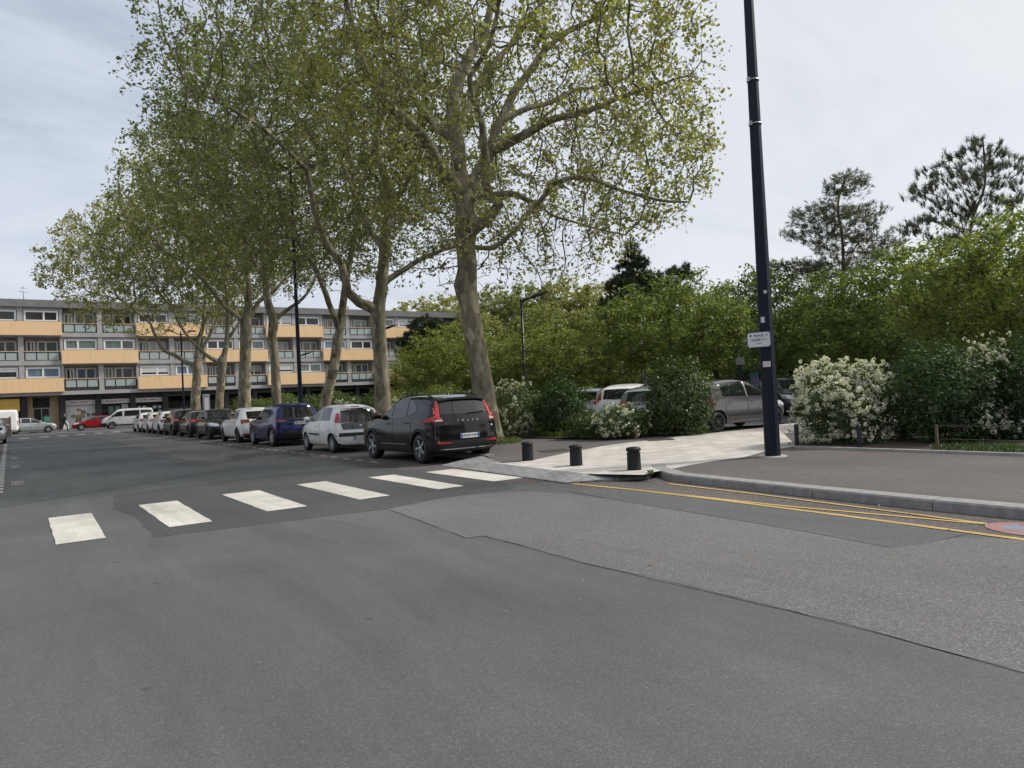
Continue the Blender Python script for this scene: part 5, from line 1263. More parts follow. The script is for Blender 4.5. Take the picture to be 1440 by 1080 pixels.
    # ---- patches that lie on the shell
    def hit(s, view, a, b, off):
        if view in ('L', 'R'):
            sd_ = -1 if view == 'L' else 1; o = Vector((sd_*3, a, b)); d = Vector((-sd_, 0, 0))
        elif view == 'B': o = Vector((a, -6, b)); d = Vector((0, 1, 0))
        elif view == 'F': o = Vector((a, 6, b)); d = Vector((0, -1, 0))
        else: o = Vector((a, b, 4)); d = Vector((0, 0, -1))
        h, nn, _, _ = s.tree.ray_cast(o, d)
        if h is None:
            h, nn, _, _ = s.tree.find_nearest(Vector((a, -s.L/2 if view == 'B' else s.L/2, b)) if view in 'BF' else Vector((sd_*s.hw0, a, b)))
        if view in 'LR' and h is not None and abs(h.x) < 0.86*s.hw(a, b):
            h, nn, _, _ = s.tree.find_nearest(Vector((sd_*s.hw(a, b)*0.97, a, b)))
        if nn.dot(d) > 0 and view not in 'LR': nn = -nn
        elif view in 'LR' and nn.dot(h-Vector((0, h.y*0.8, 0.7))) < 0: nn = -nn
        return h+nn*off
    def loft(s, view, lo, hi, off, nu=10, nv=6):
        """strip between two polylines of equal point counts"""
        def pt(l, u):
            q = u*(len(l)-1); i = min(int(q), len(l)-2); f = q-i
            return (l[i][0]*(1-f)+l[i+1][0]*f, l[i][1]*(1-f)+l[i+1][1]*f)
        nu = max(nu, (len(lo)-1)*4); vs = []; fs = []
        for i in range(nu+1):
            a, b = pt(lo, i/nu), pt(hi, i/nu)
            for j in range(nv+1):
                f = j/nv; vs.append(s.hit(view, a[0]*(1-f)+b[0]*f, a[1]*(1-f)+b[1]*f, off))
        for i in range(nu):
            for j in range(nv): k = i*(nv+1)+j; fs.append((k, k+1, k+nv+2, k+nv+1))
        return vs, fs
    def part(s, name, mat, pieces, parent=None, off=0.006, nu=10, nv=6):
        views = {p[0] for p in pieces}
        if views == {'L', 'R'} and parent is None:      # a piece on either flank is a part of its own
            return [s.part(name, mat, [p for p in pieces if p[0] == v], None, off, nu, nv) for v in 'RL']
        if name == 'reflector' and len(pieces) > 1: return [s.part(name, mat, [p], parent, off, nu, nv) for p in pieces]
        mb = MB()
        for (view, lo, hi) in pieces:
            vs, fs = s.loft(view, lo, hi, off, nu, nv); mb.add(vs, fs, 0, True)
        return mb.build(name, mat, parent or s.root)
    def quad(s, view, a0, a1, b0, b1): return (view, [(a0, b0), (a1, b0)], [(a0, b1), (a1, b1)])
    def side_glass(s, y0, y1, off_top=0.075, lift=0.02, n=9, slant0=0.0, slant1=0.0, cap=None, view='R'):
        lo = []; hi = []
        for i in range(n):
            y = y0+(y1-y0)*i/(n-1); f = i/(n-1); b = s.beltz(y)+lift; yt = y+slant0*(1-f)+slant1*f
            t = min(s.ztop(yt)-off_top, (cap if cap else 9)); t = max(t, b+0.012)
            lo.append((y, b)); hi.append((yt, t))
        return (view, lo, hi)
    def both(s, fn, *a, **k):
        return [fn(*a, view='R', **k), fn(*a, view='L', **k)]
    def wheels(s, rim, spokes=5, twist=False, rimr=0.72, dark=False, hub=None):
        r = s.wr; tw = s.tw
        tm = MB(); tm.lathe([(r*0.62, -tw/2+0.012), (r*0.70, -tw/2), (r*0.93, -tw/2+0.006), (r*0.985, -tw/2+0.03), (r, -tw/2+0.05), (r, tw/2-0.05), (r*0.985, tw/2-0.03), (r*0.93, tw/2-0.006), (r*0.70, tw/2), (r*0.62, tw/2-0.012)], 36, axis='x')
        tme = tm.mesh('tyre')
        rm = MB(); R1 = r*rimr
        rm.lathe([(R1, tw/2-0.012), (R1*0.97, tw/2+0.002), (R1*0.9, tw/2-0.012), (R1*0.86, tw/2-0.06)], 36, axis='x')
        rm.lathe([(0.0, tw/2-0.004), (r*0.1, tw/2-0.006), (r*0.16, tw/2-0.02), (r*0.17, tw/2-0.05)], 18, axis='x')
        for k in range(spokes):
            a = 2*PI*k/spokes; w0 = r*0.075; w1 = r*(0.14 if spokes <= 5 else 0.05); sh = 0.25 if twist else 0.0
            def pp(rr_, w_, aa, x): return (x, rr_*math.cos(aa)-w_*math.sin(aa), rr_*math.sin(aa)+w_*math.cos(aa))
            vs = [pp(r*0.12, -w0, a, tw/2-0.012), pp(r*0.12, w0, a, tw/2-0.012), pp(R1*0.9, w1, a+sh, tw/2-0.01), pp(R1*0.9, -w1*(0.3 if twist else 1), a+sh, tw/2-0.01),
                  pp(r*0.12, -w0, a, tw/2-0.04), pp(r*0.12, w0, a, tw/2-0.04), pp(R1*0.9, w1, a+sh, tw/2-0.04), pp(R1*0.9, -w1*(0.3 if twist else 1), a+sh, tw/2-0.04)]
            rm.add(vs, [(0, 1, 2, 3), (4, 7, 6, 5), (0, 4, 5, 1), (1, 5, 6, 2), (2, 6, 7, 3), (3, 7, 4, 0)])
        rme = rm.mesh('rim')
        bk = MB(); bk.lathe([(0, tw/2-0.07), (R1*0.9, tw/2-0.065), (r*0.66, tw/2-0.03)], 30, axis='x'); bme = bk.mesh('brake_disc')
        tme.materials.append(MAT['tyre']); rme.materials.append(rim); bme.materials.append(MAT['dark_rim'])
        for y in s.axles:
            for sd_ in (1, -1):
                wv = link('wheel', tme, s.root); wv.location = (sd_*(s.hw0-tw/2-0.025), y, r); wv.rotation_euler = (0.6*y, 0, 0 if sd_ > 0 else PI)
                link('rim', rme, wv); link('brake_disc', bme, wv)
    def mirrors(s, y, z, mat, k=1.0):
        for sd_ in (-1, 1):
            x = s.hw(y, z); mb = MB(); n = 10; prof = [(0.0, -0.09), (0.05, -0.085), (0.075, -0.03), (0.075, 0.03), (0.055, 0.085), (0.0, 0.1)]
            vs = []; fs = []
            for (rr_, dx) in prof:
                for q in range(n):
                    a = 2*PI*q/n; vs.append((sd_*(x+0.13+dx*k), y+0.02+rr_*1.0*math.cos(a)*k, z+0.02+rr_*0.95*math.sin(a)*k))
            for i in range(len(prof)-1):
                for q in range(n): fs.append((i*n+q, i*n+(q+1) % n, (i+1)*n+(q+1) % n, (i+1)*n+q))
            mb.add(vs, fs, 0, True); mb.tube([(sd_*(x-0.03), y+0.03, z-0.05), (sd_*(x+0.08), y+0.02, z-0.01)], 0.025, 8); mb.build('mirror', mat, s.root)
    def arches(s, mat, wd=0.055, off=0.012):
        for y in s.axles:
            for view in ('R', 'L'):
                r0 = s.wr+0.04; lo = []; hi = []
                for i in range(17):
                    a = rad(-22)+rad(224)*i/16; lo.append((y+r0*math.cos(a), s.wr+r0*math.sin(a))); hi.append((y+(r0+wd)*math.cos(a), s.wr+(r0+wd)*math.sin(a)))
                s.part('arch_trim', mat, [(view, lo, hi)], off=off, nu=32, nv=2)
    def plate(s, view, z, txt, y=0):
        h = s.hit(view, 0, z, 0.0); sg_ = -1 if view == 'B' else 1; yy = h.y+sg_*0.022
        h2 = s.hit(view, 0.2, z, 0); yy = min(yy, h2.y-0.022) if sg_ < 0 else max(yy, h2.y+0.022)
        mb = MB(); mb.box(-0.26, 0.26, yy-0.006, yy+0.006, z-0.055, z+0.055); p = mb.build('number_plate', MAT['plate_white'], s.root)
        for sx, m_ in ((-1, 'plate_blue'), (1, 'plate_blue')):
            mb = MB(); a, b = sorted((sx*0.258, sx*0.215)); mb.box(a, b, yy+sg_*0.007-0.0008, yy+sg_*0.007+0.0008, z-0.052, z+0.052); mb.build('plate_band', MAT[m_], p)
        m = Matrix.Translation((0, yy+sg_*0.0085, z)) @ (Matrix.Rotation(PI/2, 4, 'X') if sg_ < 0 else Matrix.Rotation(PI, 4, 'Z') @ Matrix.Rotation(PI/2, 4, 'X'))
        text('lettering', txt, 0.088, MAT['ink'], p, m, extrude=0.0004, bold=0.001)
    def doors(s, spans, z0, handle_mat, ztop_off=-0.01):
        """door skins set 3 mm proud over a dark seam, both sides"""
        for (y0, y1) in spans:
            for view in ('R', 'L'):
                sx = 1 if view == 'R' else -1
                lo = []; hi = []
                for i in range(9):
                    y = y0+(y1-y0)*i/8; zl = z0
                    for ya in s.axles:
                        dy = abs(y-ya); rr_ = s.wr+0.12
                        if dy < rr_: zl = max(zl, s.wr+math.sqrt(rr_**2-dy**2))
                    lo.append((y, min(zl, s.beltz(y)-0.15))); hi.append((y, s.beltz(y)+ztop_off))
                e = 0.010
                lo2 = [(lo[0][0]-e, lo[0][1]-e)]+[(a, b-e) for a, b in lo[1:-1]]+[(lo[-1][0]+e, lo[-1][1]-e)]; hi2 = [(hi[0][0]-e, hi[0][1])]+hi[1:-1]+[(hi[-1][0]+e, hi[-1][1])]
                d = s.part('door', s.paint, [(view, lo, hi)], off=0.0045, nu=16, nv=8)
                s.part('door_seam', MAT['well'], [(view, lo2, hi2)], d, off=0.002, nu=16, nv=8)
                hy = y0+(y1-y0)*0.14; hz = s.beltz(hy)-0.13; hx = s.hw(hy, hz)
                mb = MB(); mb.tube([(sx*(hx-0.015), hy-0.02, hz), (sx*(hx+0.03), hy, hz), (sx*(hx+0.03), hy+0.16, hz), (sx*(hx-0.015), hy+0.18, hz)], 0.014, 6); mb.build('handle', handle_mat, d)

PSUV = [(1.95, .24), (2.12, .30), (2.20, .50), (2.205, .70), (2.17, .88), (2.02, 1.00), (1.6, 1.06), (1.05, 1.115), (0.80, 1.20), (0.45, 1.40), (0.18, 1.545), (-.1, 1.62), (-.7, 1.65), (-1.3, 1.64), (-1.74, 1.595), (-1.88, 1.545), (-1.97, 1.36), (-2.09, 1.10), (-2.15, .96), (-2.165, .82), (-2.19, .62), (-2.185, .45), (-2.10, .30), (-1.95, .24)]
PHAT = [(1.78, .2), (1.93, .27), (2.015, .45), (2.01, .62), (1.94, .75), (1.75, .85), (1.35, .94), (0.98, 1.01), (.72, 1.12), (.38, 1.29), (.10, 1.40), (-.25, 1.465), (-.8, 1.465), (-1.3, 1.41), (-1.58, 1.345), (-1.66, 1.27), (-1.84, 1.03), (-1.94, .90), (-1.985, .76), (-2.015, .55), (-1.99, .38), (-1.92, .26), (-1.78, .2)]
PMINI = [(1.50, .2), (1.63, .27), (1.705, .44), (1.70, .60), (1.62, .74), (1.40, .86), (1.12, .95), (.88, 1.02), (.62, 1.15), (.36, 1.30), (.12, 1.405), (-.2, 1.465), (-.7, 1.465), (-1.15, 1.415), (-1.40, 1.35), (-1.47, 1.28), (-1.585, 1.0), (-1.65, .84), (-1.69, .66), (-1.71, .48), (-1.67, .3), (-1.60, .22), (-1.5, .2)]
def scaled(p, L0, H0, L, H): return [(a*L/L0, 0.2+(b-0.2)*(H-0.2)/(H0-0.2)) for a, b in p]

# ---------- the black SUV nearest the crossing
ROWG = 'cars parked in a row along the kerb'
def row_loc(yc, W, z=0.006): return (7.97+W/2, yc, z)
blackp = paint('black_car_paint', (0.008, 0.0085, 0.010), 0.0, 0.12)
c = Car('suv_car', 'glossy black SUV nearest the zebra crossing, tall red angled rear lights', 'car', (8.79, 16.42, 0.006), 0, scaled(PSUV, 4.42, 1.65, 4.42, 1.62), 4.42, 1.86, 1.62, blackp, (1.33, -1.37), 0.36, belt=(1.02, 1.12), roofw=0.765, group=ROWG, tw=0.235, plan=(0.13, 0.075))
c.wheels(MAT['alloy'], 5, True, 0.78)
c.arches(MAT['trim'], 0.07, 0.014)
c.part('sill_cladding', MAT['trim'], [('R', [(-0.98, .25), (0.95, .25)], [(-0.98, .42), (0.95, .40)]), ('L', [(-0.98, .25), (0.95, .25)], [(-0.98, .42), (0.95, .40)])], off=0.012)
c.part('sill_strip', MAT['chrome'], [(v, [(-0.75, .435), (0.7, .425)], [(-0.75, .465), (0.7, .45)]) for v in 'RL'], off=0.013, nv=2)
c.doors([(0.02, 1.0), (-0.98, 0.0)], 0.48, blackp)
c.part('side_window', MAT['glass'], c.both(c.side_glass, 0.10, 0.93, slant0=-0.06, slant1=-0.02), off=0.007)
c.part('side_window', MAT['glass'], c.both(c.side_glass, -0.72, 0.04, slant0=0.03, slant1=-0.06), off=0.007)
c.part('quarter_window', MAT['glass'], [(v, [(-1.22, 1.24), (-0.98, 1.14), (-0.77, 1.12)], [(-1.22, 1.26), (-1.0, 1.47), (-0.745, 1.51)]) for v in 'RL'], off=0.007)
c.part('windscreen', MAT['glass'], [('F', [(-.66, 1.165), (.66, 1.165)], [(-.58, 1.53), (.58, 1.53)])], off=0.006, nu=14, nv=8)
c.part('rear_window', MAT['glass'], [('B', [(-.64, 1.15), (0, 1.14), (.64, 1.15)], [(-.60, 1.43), (0, 1.44), (.60, 1.43)])], off=0.008, nu=14, nv=8)
mb = MB(); n = 9; vs = []
for i in range(n):
    x = -0.64+1.28*i/(n-1); zc = 1.555-0.05*abs(x/0.64)**3
    vs += [(x, -1.62, zc+0.035), (x, -1.98+0.06*abs(x/0.62)**2, zc-0.02), (x, -1.97+0.06*abs(x/0.62)**2, zc-0.075), (x, -1.80, zc-0.055)]
fs = [(4*i+k, 4*i+4+k, 4*i+4+(k+1) % 4, 4*i+(k+1) % 4) for i in range(n-1) for k in range(4)]+[(0, 1, 2, 3), tuple(4*(n-1)+k for k in (3, 2, 1, 0))]
mb.add(vs, fs, 0, False); bevel_obj(mb.build('roof_spoiler', blackp, c.root), 0.012)
for sx in (-1, 1):
    mb = MB(); mb.tube([(sx*.63, .1, 1.525), (sx*.64, -.05, 1.60), (sx*.64, -.7, 1.635), (sx*.63, -1.35, 1.615), (sx*.615, -1.6, 1.555)], 0.018, 8); mb.build('roof_rail', MAT['trim'], c.root)
    v = 'R' if sx > 0 else 'L'
    # upright blade beside the rear window, then a hook that wraps on to the flank
    c.part('tail_light', MAT['red_lens'], [('B', [(sx*.80, 1.05), (sx*.68, 1.46)], [(sx*.685, 1.05), (sx*.61, 1.46)]),
        ('B', [(sx*.63, .975), (sx*.90, .975)], [(sx*.65, 1.06), (sx*.86, 1.09)]), (v, [(-2.1, .975), (-1.80, 1.03)], [(-2.06, 1.09), (-1.80, 1.075)]), (v, [(-2.12, 1.08), (-2.0, 1.38)], [(-2.02, 1.08), (-1.93, 1.38)])], off=0.012, nu=10, nv=5)
    c.part('lamp_insert', MAT['clear_lens'], [('B', [(sx*.64, .99), (sx*.80, .99)], [(sx*.64, 1.012), (sx*.80, 1.012)])], off=0.017, nu=6, nv=2)
    c.part('reflector', MAT['red_lens'], [('B', [(sx*.46, .475), (sx*.80, .465)], [(sx*.46, .50), (sx*.80, .525)])], off=0.02, nu=6, nv=2)
    c.part('headlight', MAT['clear_lens'], [('F', [(sx*.50, .80), (sx*.84, .80)], [(sx*.50, .90), (sx*.80, .93)])], off=0.01)
c.part('rear_bumper', MAT['trim'], [('B', [(-.86, .27), (0, .26), (.86, .27)], [(-.88, .545), (0, .53), (.88, .545)]), ('R', [(-2.12, .27), (-1.78, .28)], [(-2.14, .545), (-1.80, .545)]), ('L', [(-2.12, .27), (-1.78, .28)], [(-2.14, .545), (-1.80, .545)])], off=0.013, nu=16)
c.part('bumper_strip', MAT['chrome'], [('B', [(-.72, .335), (.72, .335)], [(-.72, .355), (.72, .355)])], off=0.018, nu=12, nv=1)
c.part('tailgate_ledge', blackp, [('B', [(-.80, .665), (0, .655), (.80, .665)], [(-.80, .72), (0, .715), (.80, .72)])], off=0.022, nu=14, nv=3)
c.part('front_grille', MAT['trim'], [('F', [(-.42, .52), (.42, .52)], [(-.46, .82), (.46, .82)])], off=0.01)
c.plate('B', 0.63, 'GN-819-NV')
for i, ch in enumerate('VOLVO'):
    h = c.hit('B', (i-2)*0.135, 0.985, 0.003); m = Matrix.Translation((h.x, h.y-0.003, h.z)) @ Matrix.Rotation(PI/2-0.1, 4, 'X'); text('lettering', ch, 0.055, MAT['chrome'], c.root, m, extrude=0.003, bold=0.001)
h = c.hit('B', -.56, .93, 0.003); text('lettering', 'XC40', 0.05, MAT['chrome'], c.root, Matrix.Translation((h.x, h.y-0.006, h.z)) @ Matrix.Rotation(PI/2, 4, 'X'), extrude=0.002)
c.part('badge', MAT['clear_lens'], [c.quad('B', .66, .72, .82, .855)], off=0.006, nu=2, nv=2)
h = c.hit('B', 0, 1.16, 0.02); mb = MB(); mb.tube([(0.02, h.y-0.01, 1.14), (0.25, h.y-0.005, 1.17), (0.5, h.y+0.03, 1.18)], 0.012, 5); mb.build('rear_wiper', MAT['trim'], c.root)
c.mirrors(0.72, 1.12, blackp, 1.15)
mb = MB(); mb.lathe([(0.035, 0), (0.02, 0.05), (0.0, 0.055)], 10, c=(0, -1.25, 1.60)); mb.build('aerial_fin', blackp, c.root)

def std(c, glass_from, glass_to, pillars, rear_lo, rear_hi, tails, heads, mirror_y, seam_spans, sill=0.34, rimmat='hubcap', spokes=7, wheel_dark=False, plate_txt=None, plate_z=0.5, front_plate=None, ws=None, handle=None, bumper=None, tail_mat='red_lens', off_top=0.075, mir_mat=None):
    c.wheels(MAT[rimmat], spokes, False, 0.74)
    if seam_spans: c.doors(seam_spans, sill, handle or c.paint)
    ys = [glass_from]+list(pillars)+[glass_to]
    for a, b in zip(ys[:-1], ys[1:]):
        c.part('side_window', MAT['glass'], c.both(c.side_glass, b+0.035, a-0.035, off_top=off_top, slant0=0.02, slant1=-0.02), off=0.007)
    zw0, zw1, w0, w1 = ws
    c.part('windscreen', MAT['glass'], [('F', [(-w0, zw0), (w0, zw0)], [(-w1, zw1), (w1, zw1)])], off=0.006, nu=12, nv=8)
    (z0, r0), (z1, r1) = rear_lo, rear_hi
    c.part('rear_window', MAT['glass'], [('B', [(-r0, z0), (0, z0-0.02), (r0, z0)], [(-r1, z1), (0, z1+0.01), (r1, z1)])], off=0.008, nu=12, nv=6)
    for sx in (-1, 1):
        v = 'R' if sx > 0 else 'L'
        c.part('tail_light', MAT[tail_mat], [(vv.replace('S', v), [(sx*a if vv == 'B' else a, b) for a, b in lo], [(sx*a if vv == 'B' else a, b) for a, b in hi]) for vv, lo, hi in tails], off=0.012, nu=6, nv=5)
        c.part('headlight', MAT['clear_lens'], [(vv.replace('S', v), [(sx*a if vv == 'F' else a, b) for a, b in lo], [(sx*a if vv == 'F' else a, b) for a, b in hi]) for vv, lo, hi in heads], off=0.012, nu=6, nv=5)
    if bumper: c.part('bumper_insert', MAT['trim'], bumper, off=0.012, nu=12)
    c.part('front_grille', MAT['trim'], [('F', [(-.5*c.hw0, .3), (.5*c.hw0, .3)], [(-.55*c.hw0, .5), (.55*c.hw0, .5)])], off=0.01)
    if plate_txt: c.plate('B', plate_z, plate_txt)
    if front_plate: c.plate('F', 0.46, front_plate)
    c.mirrors(mirror_y, c.beltz(mirror_y)+0.08, mir_mat or c.paint)

whitep = paint('white_car_paint', (0.82, 0.825, 0.81), 0, 0.12)
silverp = paint('silver_car_paint', (0.45, 0.47, 0.48), 0.35, 0.12)
# ---------- small white three-door
L_ = 3.43
c = Car('small_car', 'small white three door hatchback with dark glass tailgate, second in the row', 'car', row_loc(22.2, 1.63), 0, PMINI, L_, 1.63, 1.465, whitep, (1.08, -1.22), 0.285, belt=(0.93, 0.99), roofw=0.745, group=ROWG, tw=0.165, plan=(0.12, 0.09))
std(c, 0.80, -1.12, (-0.22,), (0.92, .60), (1.33, .52), [('B', [(.60, .92), (.575, 1.20)], [(.74, .92), (.65, 1.20)]), ('S', [(-1.51, .94), (-1.43, 1.19)], [(-1.42, .95), (-1.37, 1.18)])], [('F', [(.42, .60), (.74, .62)], [(.46, .74), (.72, .80)]), ('S', [(1.25, .66), (1.55, .62)], [(1.22, .78), (1.5, .75)])], 0.62, [(-0.28, 0.86)], rimmat='hubcap', spokes=9, plate_txt='DB-063-ZC', plate_z=0.44, ws=(1.05, 1.38, .58, .50), bumper=[('B', [(-.76, .50), (0, .49), (.76, .50)], [(-.78, .61), (0, .60), (.78, .61)])])
c.part('tailgate_glass', MAT['glass'], [('B', [(-.56, .70), (.56, .70)], [(-.60, .90), (.60, .90)])], off=0.009, nu=12, nv=4)
c.part('rubbing_strip', MAT['trim'], [(v, [(-.25, .53), (.66, .55)], [(-.25, .585), (.66, .60)]) for v in 'RL'], off=0.014, nu=10, nv=2)
c.part('high_brake_light', MAT['red_lens'], [('B', [(-.14, 1.375), (.14, 1.375)], [(-.14, 1.395), (.14, 1.395)])], off=0.01, nu=4, nv=1)
h = c.hit('B', 0, .82, 0.012); mb = MB(); mb.lathe([(0.0, 0.012), (0.03, 0.01), (0.04, 0.0)], 14); me = mb.mesh('badge'); me.transform(Matrix.Translation((0, h.y-0.004, .80)) @ Matrix.Rotation(PI/2, 4, 'X')); link('badge', me, c.root, MAT['chrome'])
# ---------- blue SUV
bluep = paint('deep_blue_car_paint', (0.014, 0.018, 0.095), 0.25, 0.12)
c = Car('suv_car', 'dark blue small SUV with black roof and arches, third in the row', 'car', row_loc(28.35, 1.765), 0, scaled(PSUV, 4.42, 1.65, 4.18, 1.60), 4.18, 1.765, 1.60, bluep, (1.30, -1.27), 0.345, belt=(0.98, 1.08), roofw=0.73, group=ROWG, tw=0.215, plan=(0.12, 0.08))
c.arches(MAT['trim'], 0.11, 0.014)
std(c, 0.84, -1.05, (0.02, -0.68), (1.08, .56), (1.43, .54), [('B', [(.50, .93), (.86, .90)], [(.50, .99), (.86, 1.0)]), ('S', [(-2.02, .9), (-1.72, .93)], [(-1.99, 1.0), (-1.72, .98)])], [('F', [(.45, .74), (.8, .74)], [(.45, .85), (.76, .88)])], 0.66, [(0.02, 0.92), (-0.95, -0.0)], 0.42, 'hubcap', 5, plate_txt='FM-964-DV', plate_z=0.86, ws=(1.12, 1.47, .62, .54), bumper=[('B', [(-.80, .27), (0, .27), (.80, .27)], [(-.82, .55), (0, .56), (.82, .55)])], tail_mat='dark_red_lens', mir_mat=MAT['trim'])
c.part('roof_skin', MAT['trim'], [('T', [(-.58, .02), (.58, .02)], [(-.56, -1.55), (.56, -1.55)])], off=0.008, nu=12, nv=12)
c.part('tailgate_band', MAT['trim'], [('B', [(-.80, .965), (0, .965), (.80, .965)], [(-.60, 1.075), (0, 1.05), (.60, 1.075)])], off=0.009, nu=12, nv=3)
c.part('side_reflector', MAT['red_lens'], [(v, [(-1.90, .52), (-1.86, .52)], [(-1.88, .68), (-1.84, .68)]) for v in 'RL'], off=0.012, nu=2, nv=4)
# ---------- other cars of the row, all hatchback or SUV shells
def hatch(label, yc, pnt, H=1.48, L=4.05, W=1.75, flip=False, tails=None, group=ROWG, loc=None, rz=0.0, suv=False, plate=None, tail_mat='red_lens', rim='dark_rim', arch=False, name='hatchback_car', spokes=8, ptrim=None):
    wr = 0.34 if suv else 0.31
    prof = scaled(PSUV if suv else PHAT, 4.42 if suv else 4.04, 1.65 if suv else 1.465, L, H)
    kz = lambda z: 0.2+(z-0.2)*(H-0.2)/(1.65-0.2 if suv else 1.465-0.2)
    ky = lambda y: y*L/(4.42 if suv else 4.04)
    c = Car(name, label, 'car', loc or row_loc(yc, W), rz+(PI if flip else 0), prof, L, W, H, pnt, (ky(1.27), ky(-1.30)) if not suv else (ky(1.33), ky(-1.36)), wr, belt=(kz(.94), kz(1.0)) if not suv else (kz(1.02), kz(1.1)), roofw=0.74, group=group, tw=0.2, plan=(0.13, 0.09))
    if arch: c.arches(MAT['trim'], 0.07, 0.013)
    hw = W/2
    if suv:
        tl = tails or [('B', [(hw*.62, kz(.92)), (hw*.97, kz(.90))], [(hw*.62, kz(1.03)), (hw*.94, kz(1.10))]), ('S', [(ky(-2.12), kz(.92)), (ky(-1.85), kz(.98))], [(ky(-2.06), kz(1.1)), (ky(-1.85), kz(1.07))])]
        std(c, ky(0.86), ky(-1.18), (ky(0.02), ky(-0.8)), (kz(1.10), hw*.60), (kz(1.46), hw*.58), tl, [('F', [(hw*.5, kz(.78)), (hw*.9, kz(.78))], [(hw*.5, kz(.90)), (hw*.86, kz(.93))])], ky(0.68), [(ky(0.02), ky(0.98)), (ky(-0.95), 0)], .4, rim, spokes, plate_txt=plate, plate_z=kz(.75), front_plate=plate if flip else None, ws=(kz(1.165), kz(1.53), hw*.70, hw*.60), bumper=[('B', [(-hw*.9, .27), (0, .27), (hw*.9, .27)], [(-hw*.92, .45), (0, .45), (hw*.92, .45)])], tail_mat=tail_mat, mir_mat=ptrim)
    else:
        tl = tails or [('B', [(hw*.55, kz(.84)), (hw*.98, kz(.83))], [(hw*.56, kz(.97)), (hw*.95, kz(.98))]), ('S', [(ky(-1.97), kz(.84)), (ky(-1.72), kz(.90))], [(ky(-1.90), kz(.98)), (ky(-1.72), kz(.96))])]
        std(c, ky(0.80), ky(-1.30), (ky(-0.10), ky(-0.85)), (kz(1.0), hw*.62), (kz(1.30), hw*.60), tl, [('F', [(hw*.50, kz(.64)), (hw*.93, kz(.66))], [(hw*.55, kz(.76)), (hw*.88, kz(.82))]), ('S', [(ky(1.5), kz(.72)), (ky(1.86), kz(.66))], [(ky(1.45), kz(.82)), (ky(1.78), kz(.79))])], ky(0.62), [(ky(-0.08), ky(0.88)), (ky(-0.92), ky(-0.10))], .34, rim, spokes, plate_txt=plate, plate_z=kz(.72), front_plate=plate if flip else None, ws=(kz(1.06), kz(1.38), hw*.68, hw*.58), bumper=[('B', [(-hw*.9, .22), (0, .22), (hw*.9, .22)], [(-hw*.9, .36), (0, .36), (hw*.9, .36)])], tail_mat=tail_mat, mir_mat=ptrim)
    return c
darkp = paint('dark_grey_car_paint', (0.022, 0.022, 0.024), 0.3, 0.12); blk2 = paint('black_hatch_paint', (0.012, 0.012, 0.014), 0, 0.12)
c = hatch('white five door hatchback with dark red rear lights, fourth in the row', 33.3, whitep, 1.50, 4.09, 1.80, plate=None, tail_mat='dark_red_lens', ptrim=MAT['trim'])
c.part('reflector', MAT['red_lens'], [('B', [(sx*.50, .34), (sx*.78, .34)], [(sx*.50, .40), (sx*.78, .40)]) for sx in (-1, 1)], off=0.016, nu=4, nv=2)
hatch('black hatchback with pale round headlights facing the camera, fifth in the row', 38.7, blk2, 1.50, 3.9, 1.72, flip=True, plate=None)
hatch('dark grey hatchback with red rear light behind the camera facing black one', 43.5, darkp, 1.47, 3.9, 1.70)
hatch('black SUV with bright red rear lights, seventh car of the row', 48.4, blackp, 1.58, 4.2, 1.78, suv=True)
hatch('white hatchback with black bumper trim and dark square rear lights', 53.0, whitep, 1.50, 3.99, 1.75, tail_mat='dark_red_lens', arch=True, tails=[('B', [(.48, .80), (.84, .79)], [(.50, .98), (.80, .98)]), ('S', [(-1.92, .82), (-1.75, .84)], [(-1.86, .98), (-1.75, .97)])])
hatch('white hatchback second from the far end of the parked row', 57.6, whitep, 1.46, 4.0, 1.74)
hatch('white hatchback at the far end of the parked row, near the silver minivan', 62.2, whitep, 1.46, 4.0, 1.72, tail_mat='dark_red_lens')

# ---------- car park beyond the stone path
PG = 'cars in the car park'
greyp = paint('warm_grey_car_paint', (0.155, 0.15, 0.15), 0.45, 0.12)
t0 = gp(1018, 607, 0.13); t1 = gp(1092, 600, 0.13); dxy = t1[:2]-t0[:2]; rzT = math.atan2(dxy[1], dxy[0])-PI/2
mid = (t0[:2]+t1[:2])/2; sideL = np.array([-dxy[1], dxy[0]])/np.linalg.norm(dxy)   # away from the camera
ctr = mid+sideL*0.82
PTW = [(1.56, .2), (1.70, .27), (1.79, .42), (1.79, .62), (1.73, .78), (1.52, .90), (1.22, 1.0), (.98, 1.08), (.74, 1.22), (.46, 1.38), (.20, 1.48), (-.15, 1.545), (-.65, 1.55), (-1.1, 1.50), (-1.42, 1.42), (-1.52, 1.34), (-1.66, 1.05), (-1.74, .88), (-1.78, .68), (-1.79, .48), (-1.76, .3), (-1.70, .22), (-1.56, .2)]
c = Car('small_car', 'warm grey five door city car seen from its side behind the street sign mast', 'car', (ctr[0], ctr[1], 0.13), rzT, PTW, 3.6, 1.65, 1.555, greyp, (1.18, -1.31), 0.305, belt=(0.97, 1.04), roofw=0.75, group=PG, tw=0.185, plan=(0.12, 0.08))
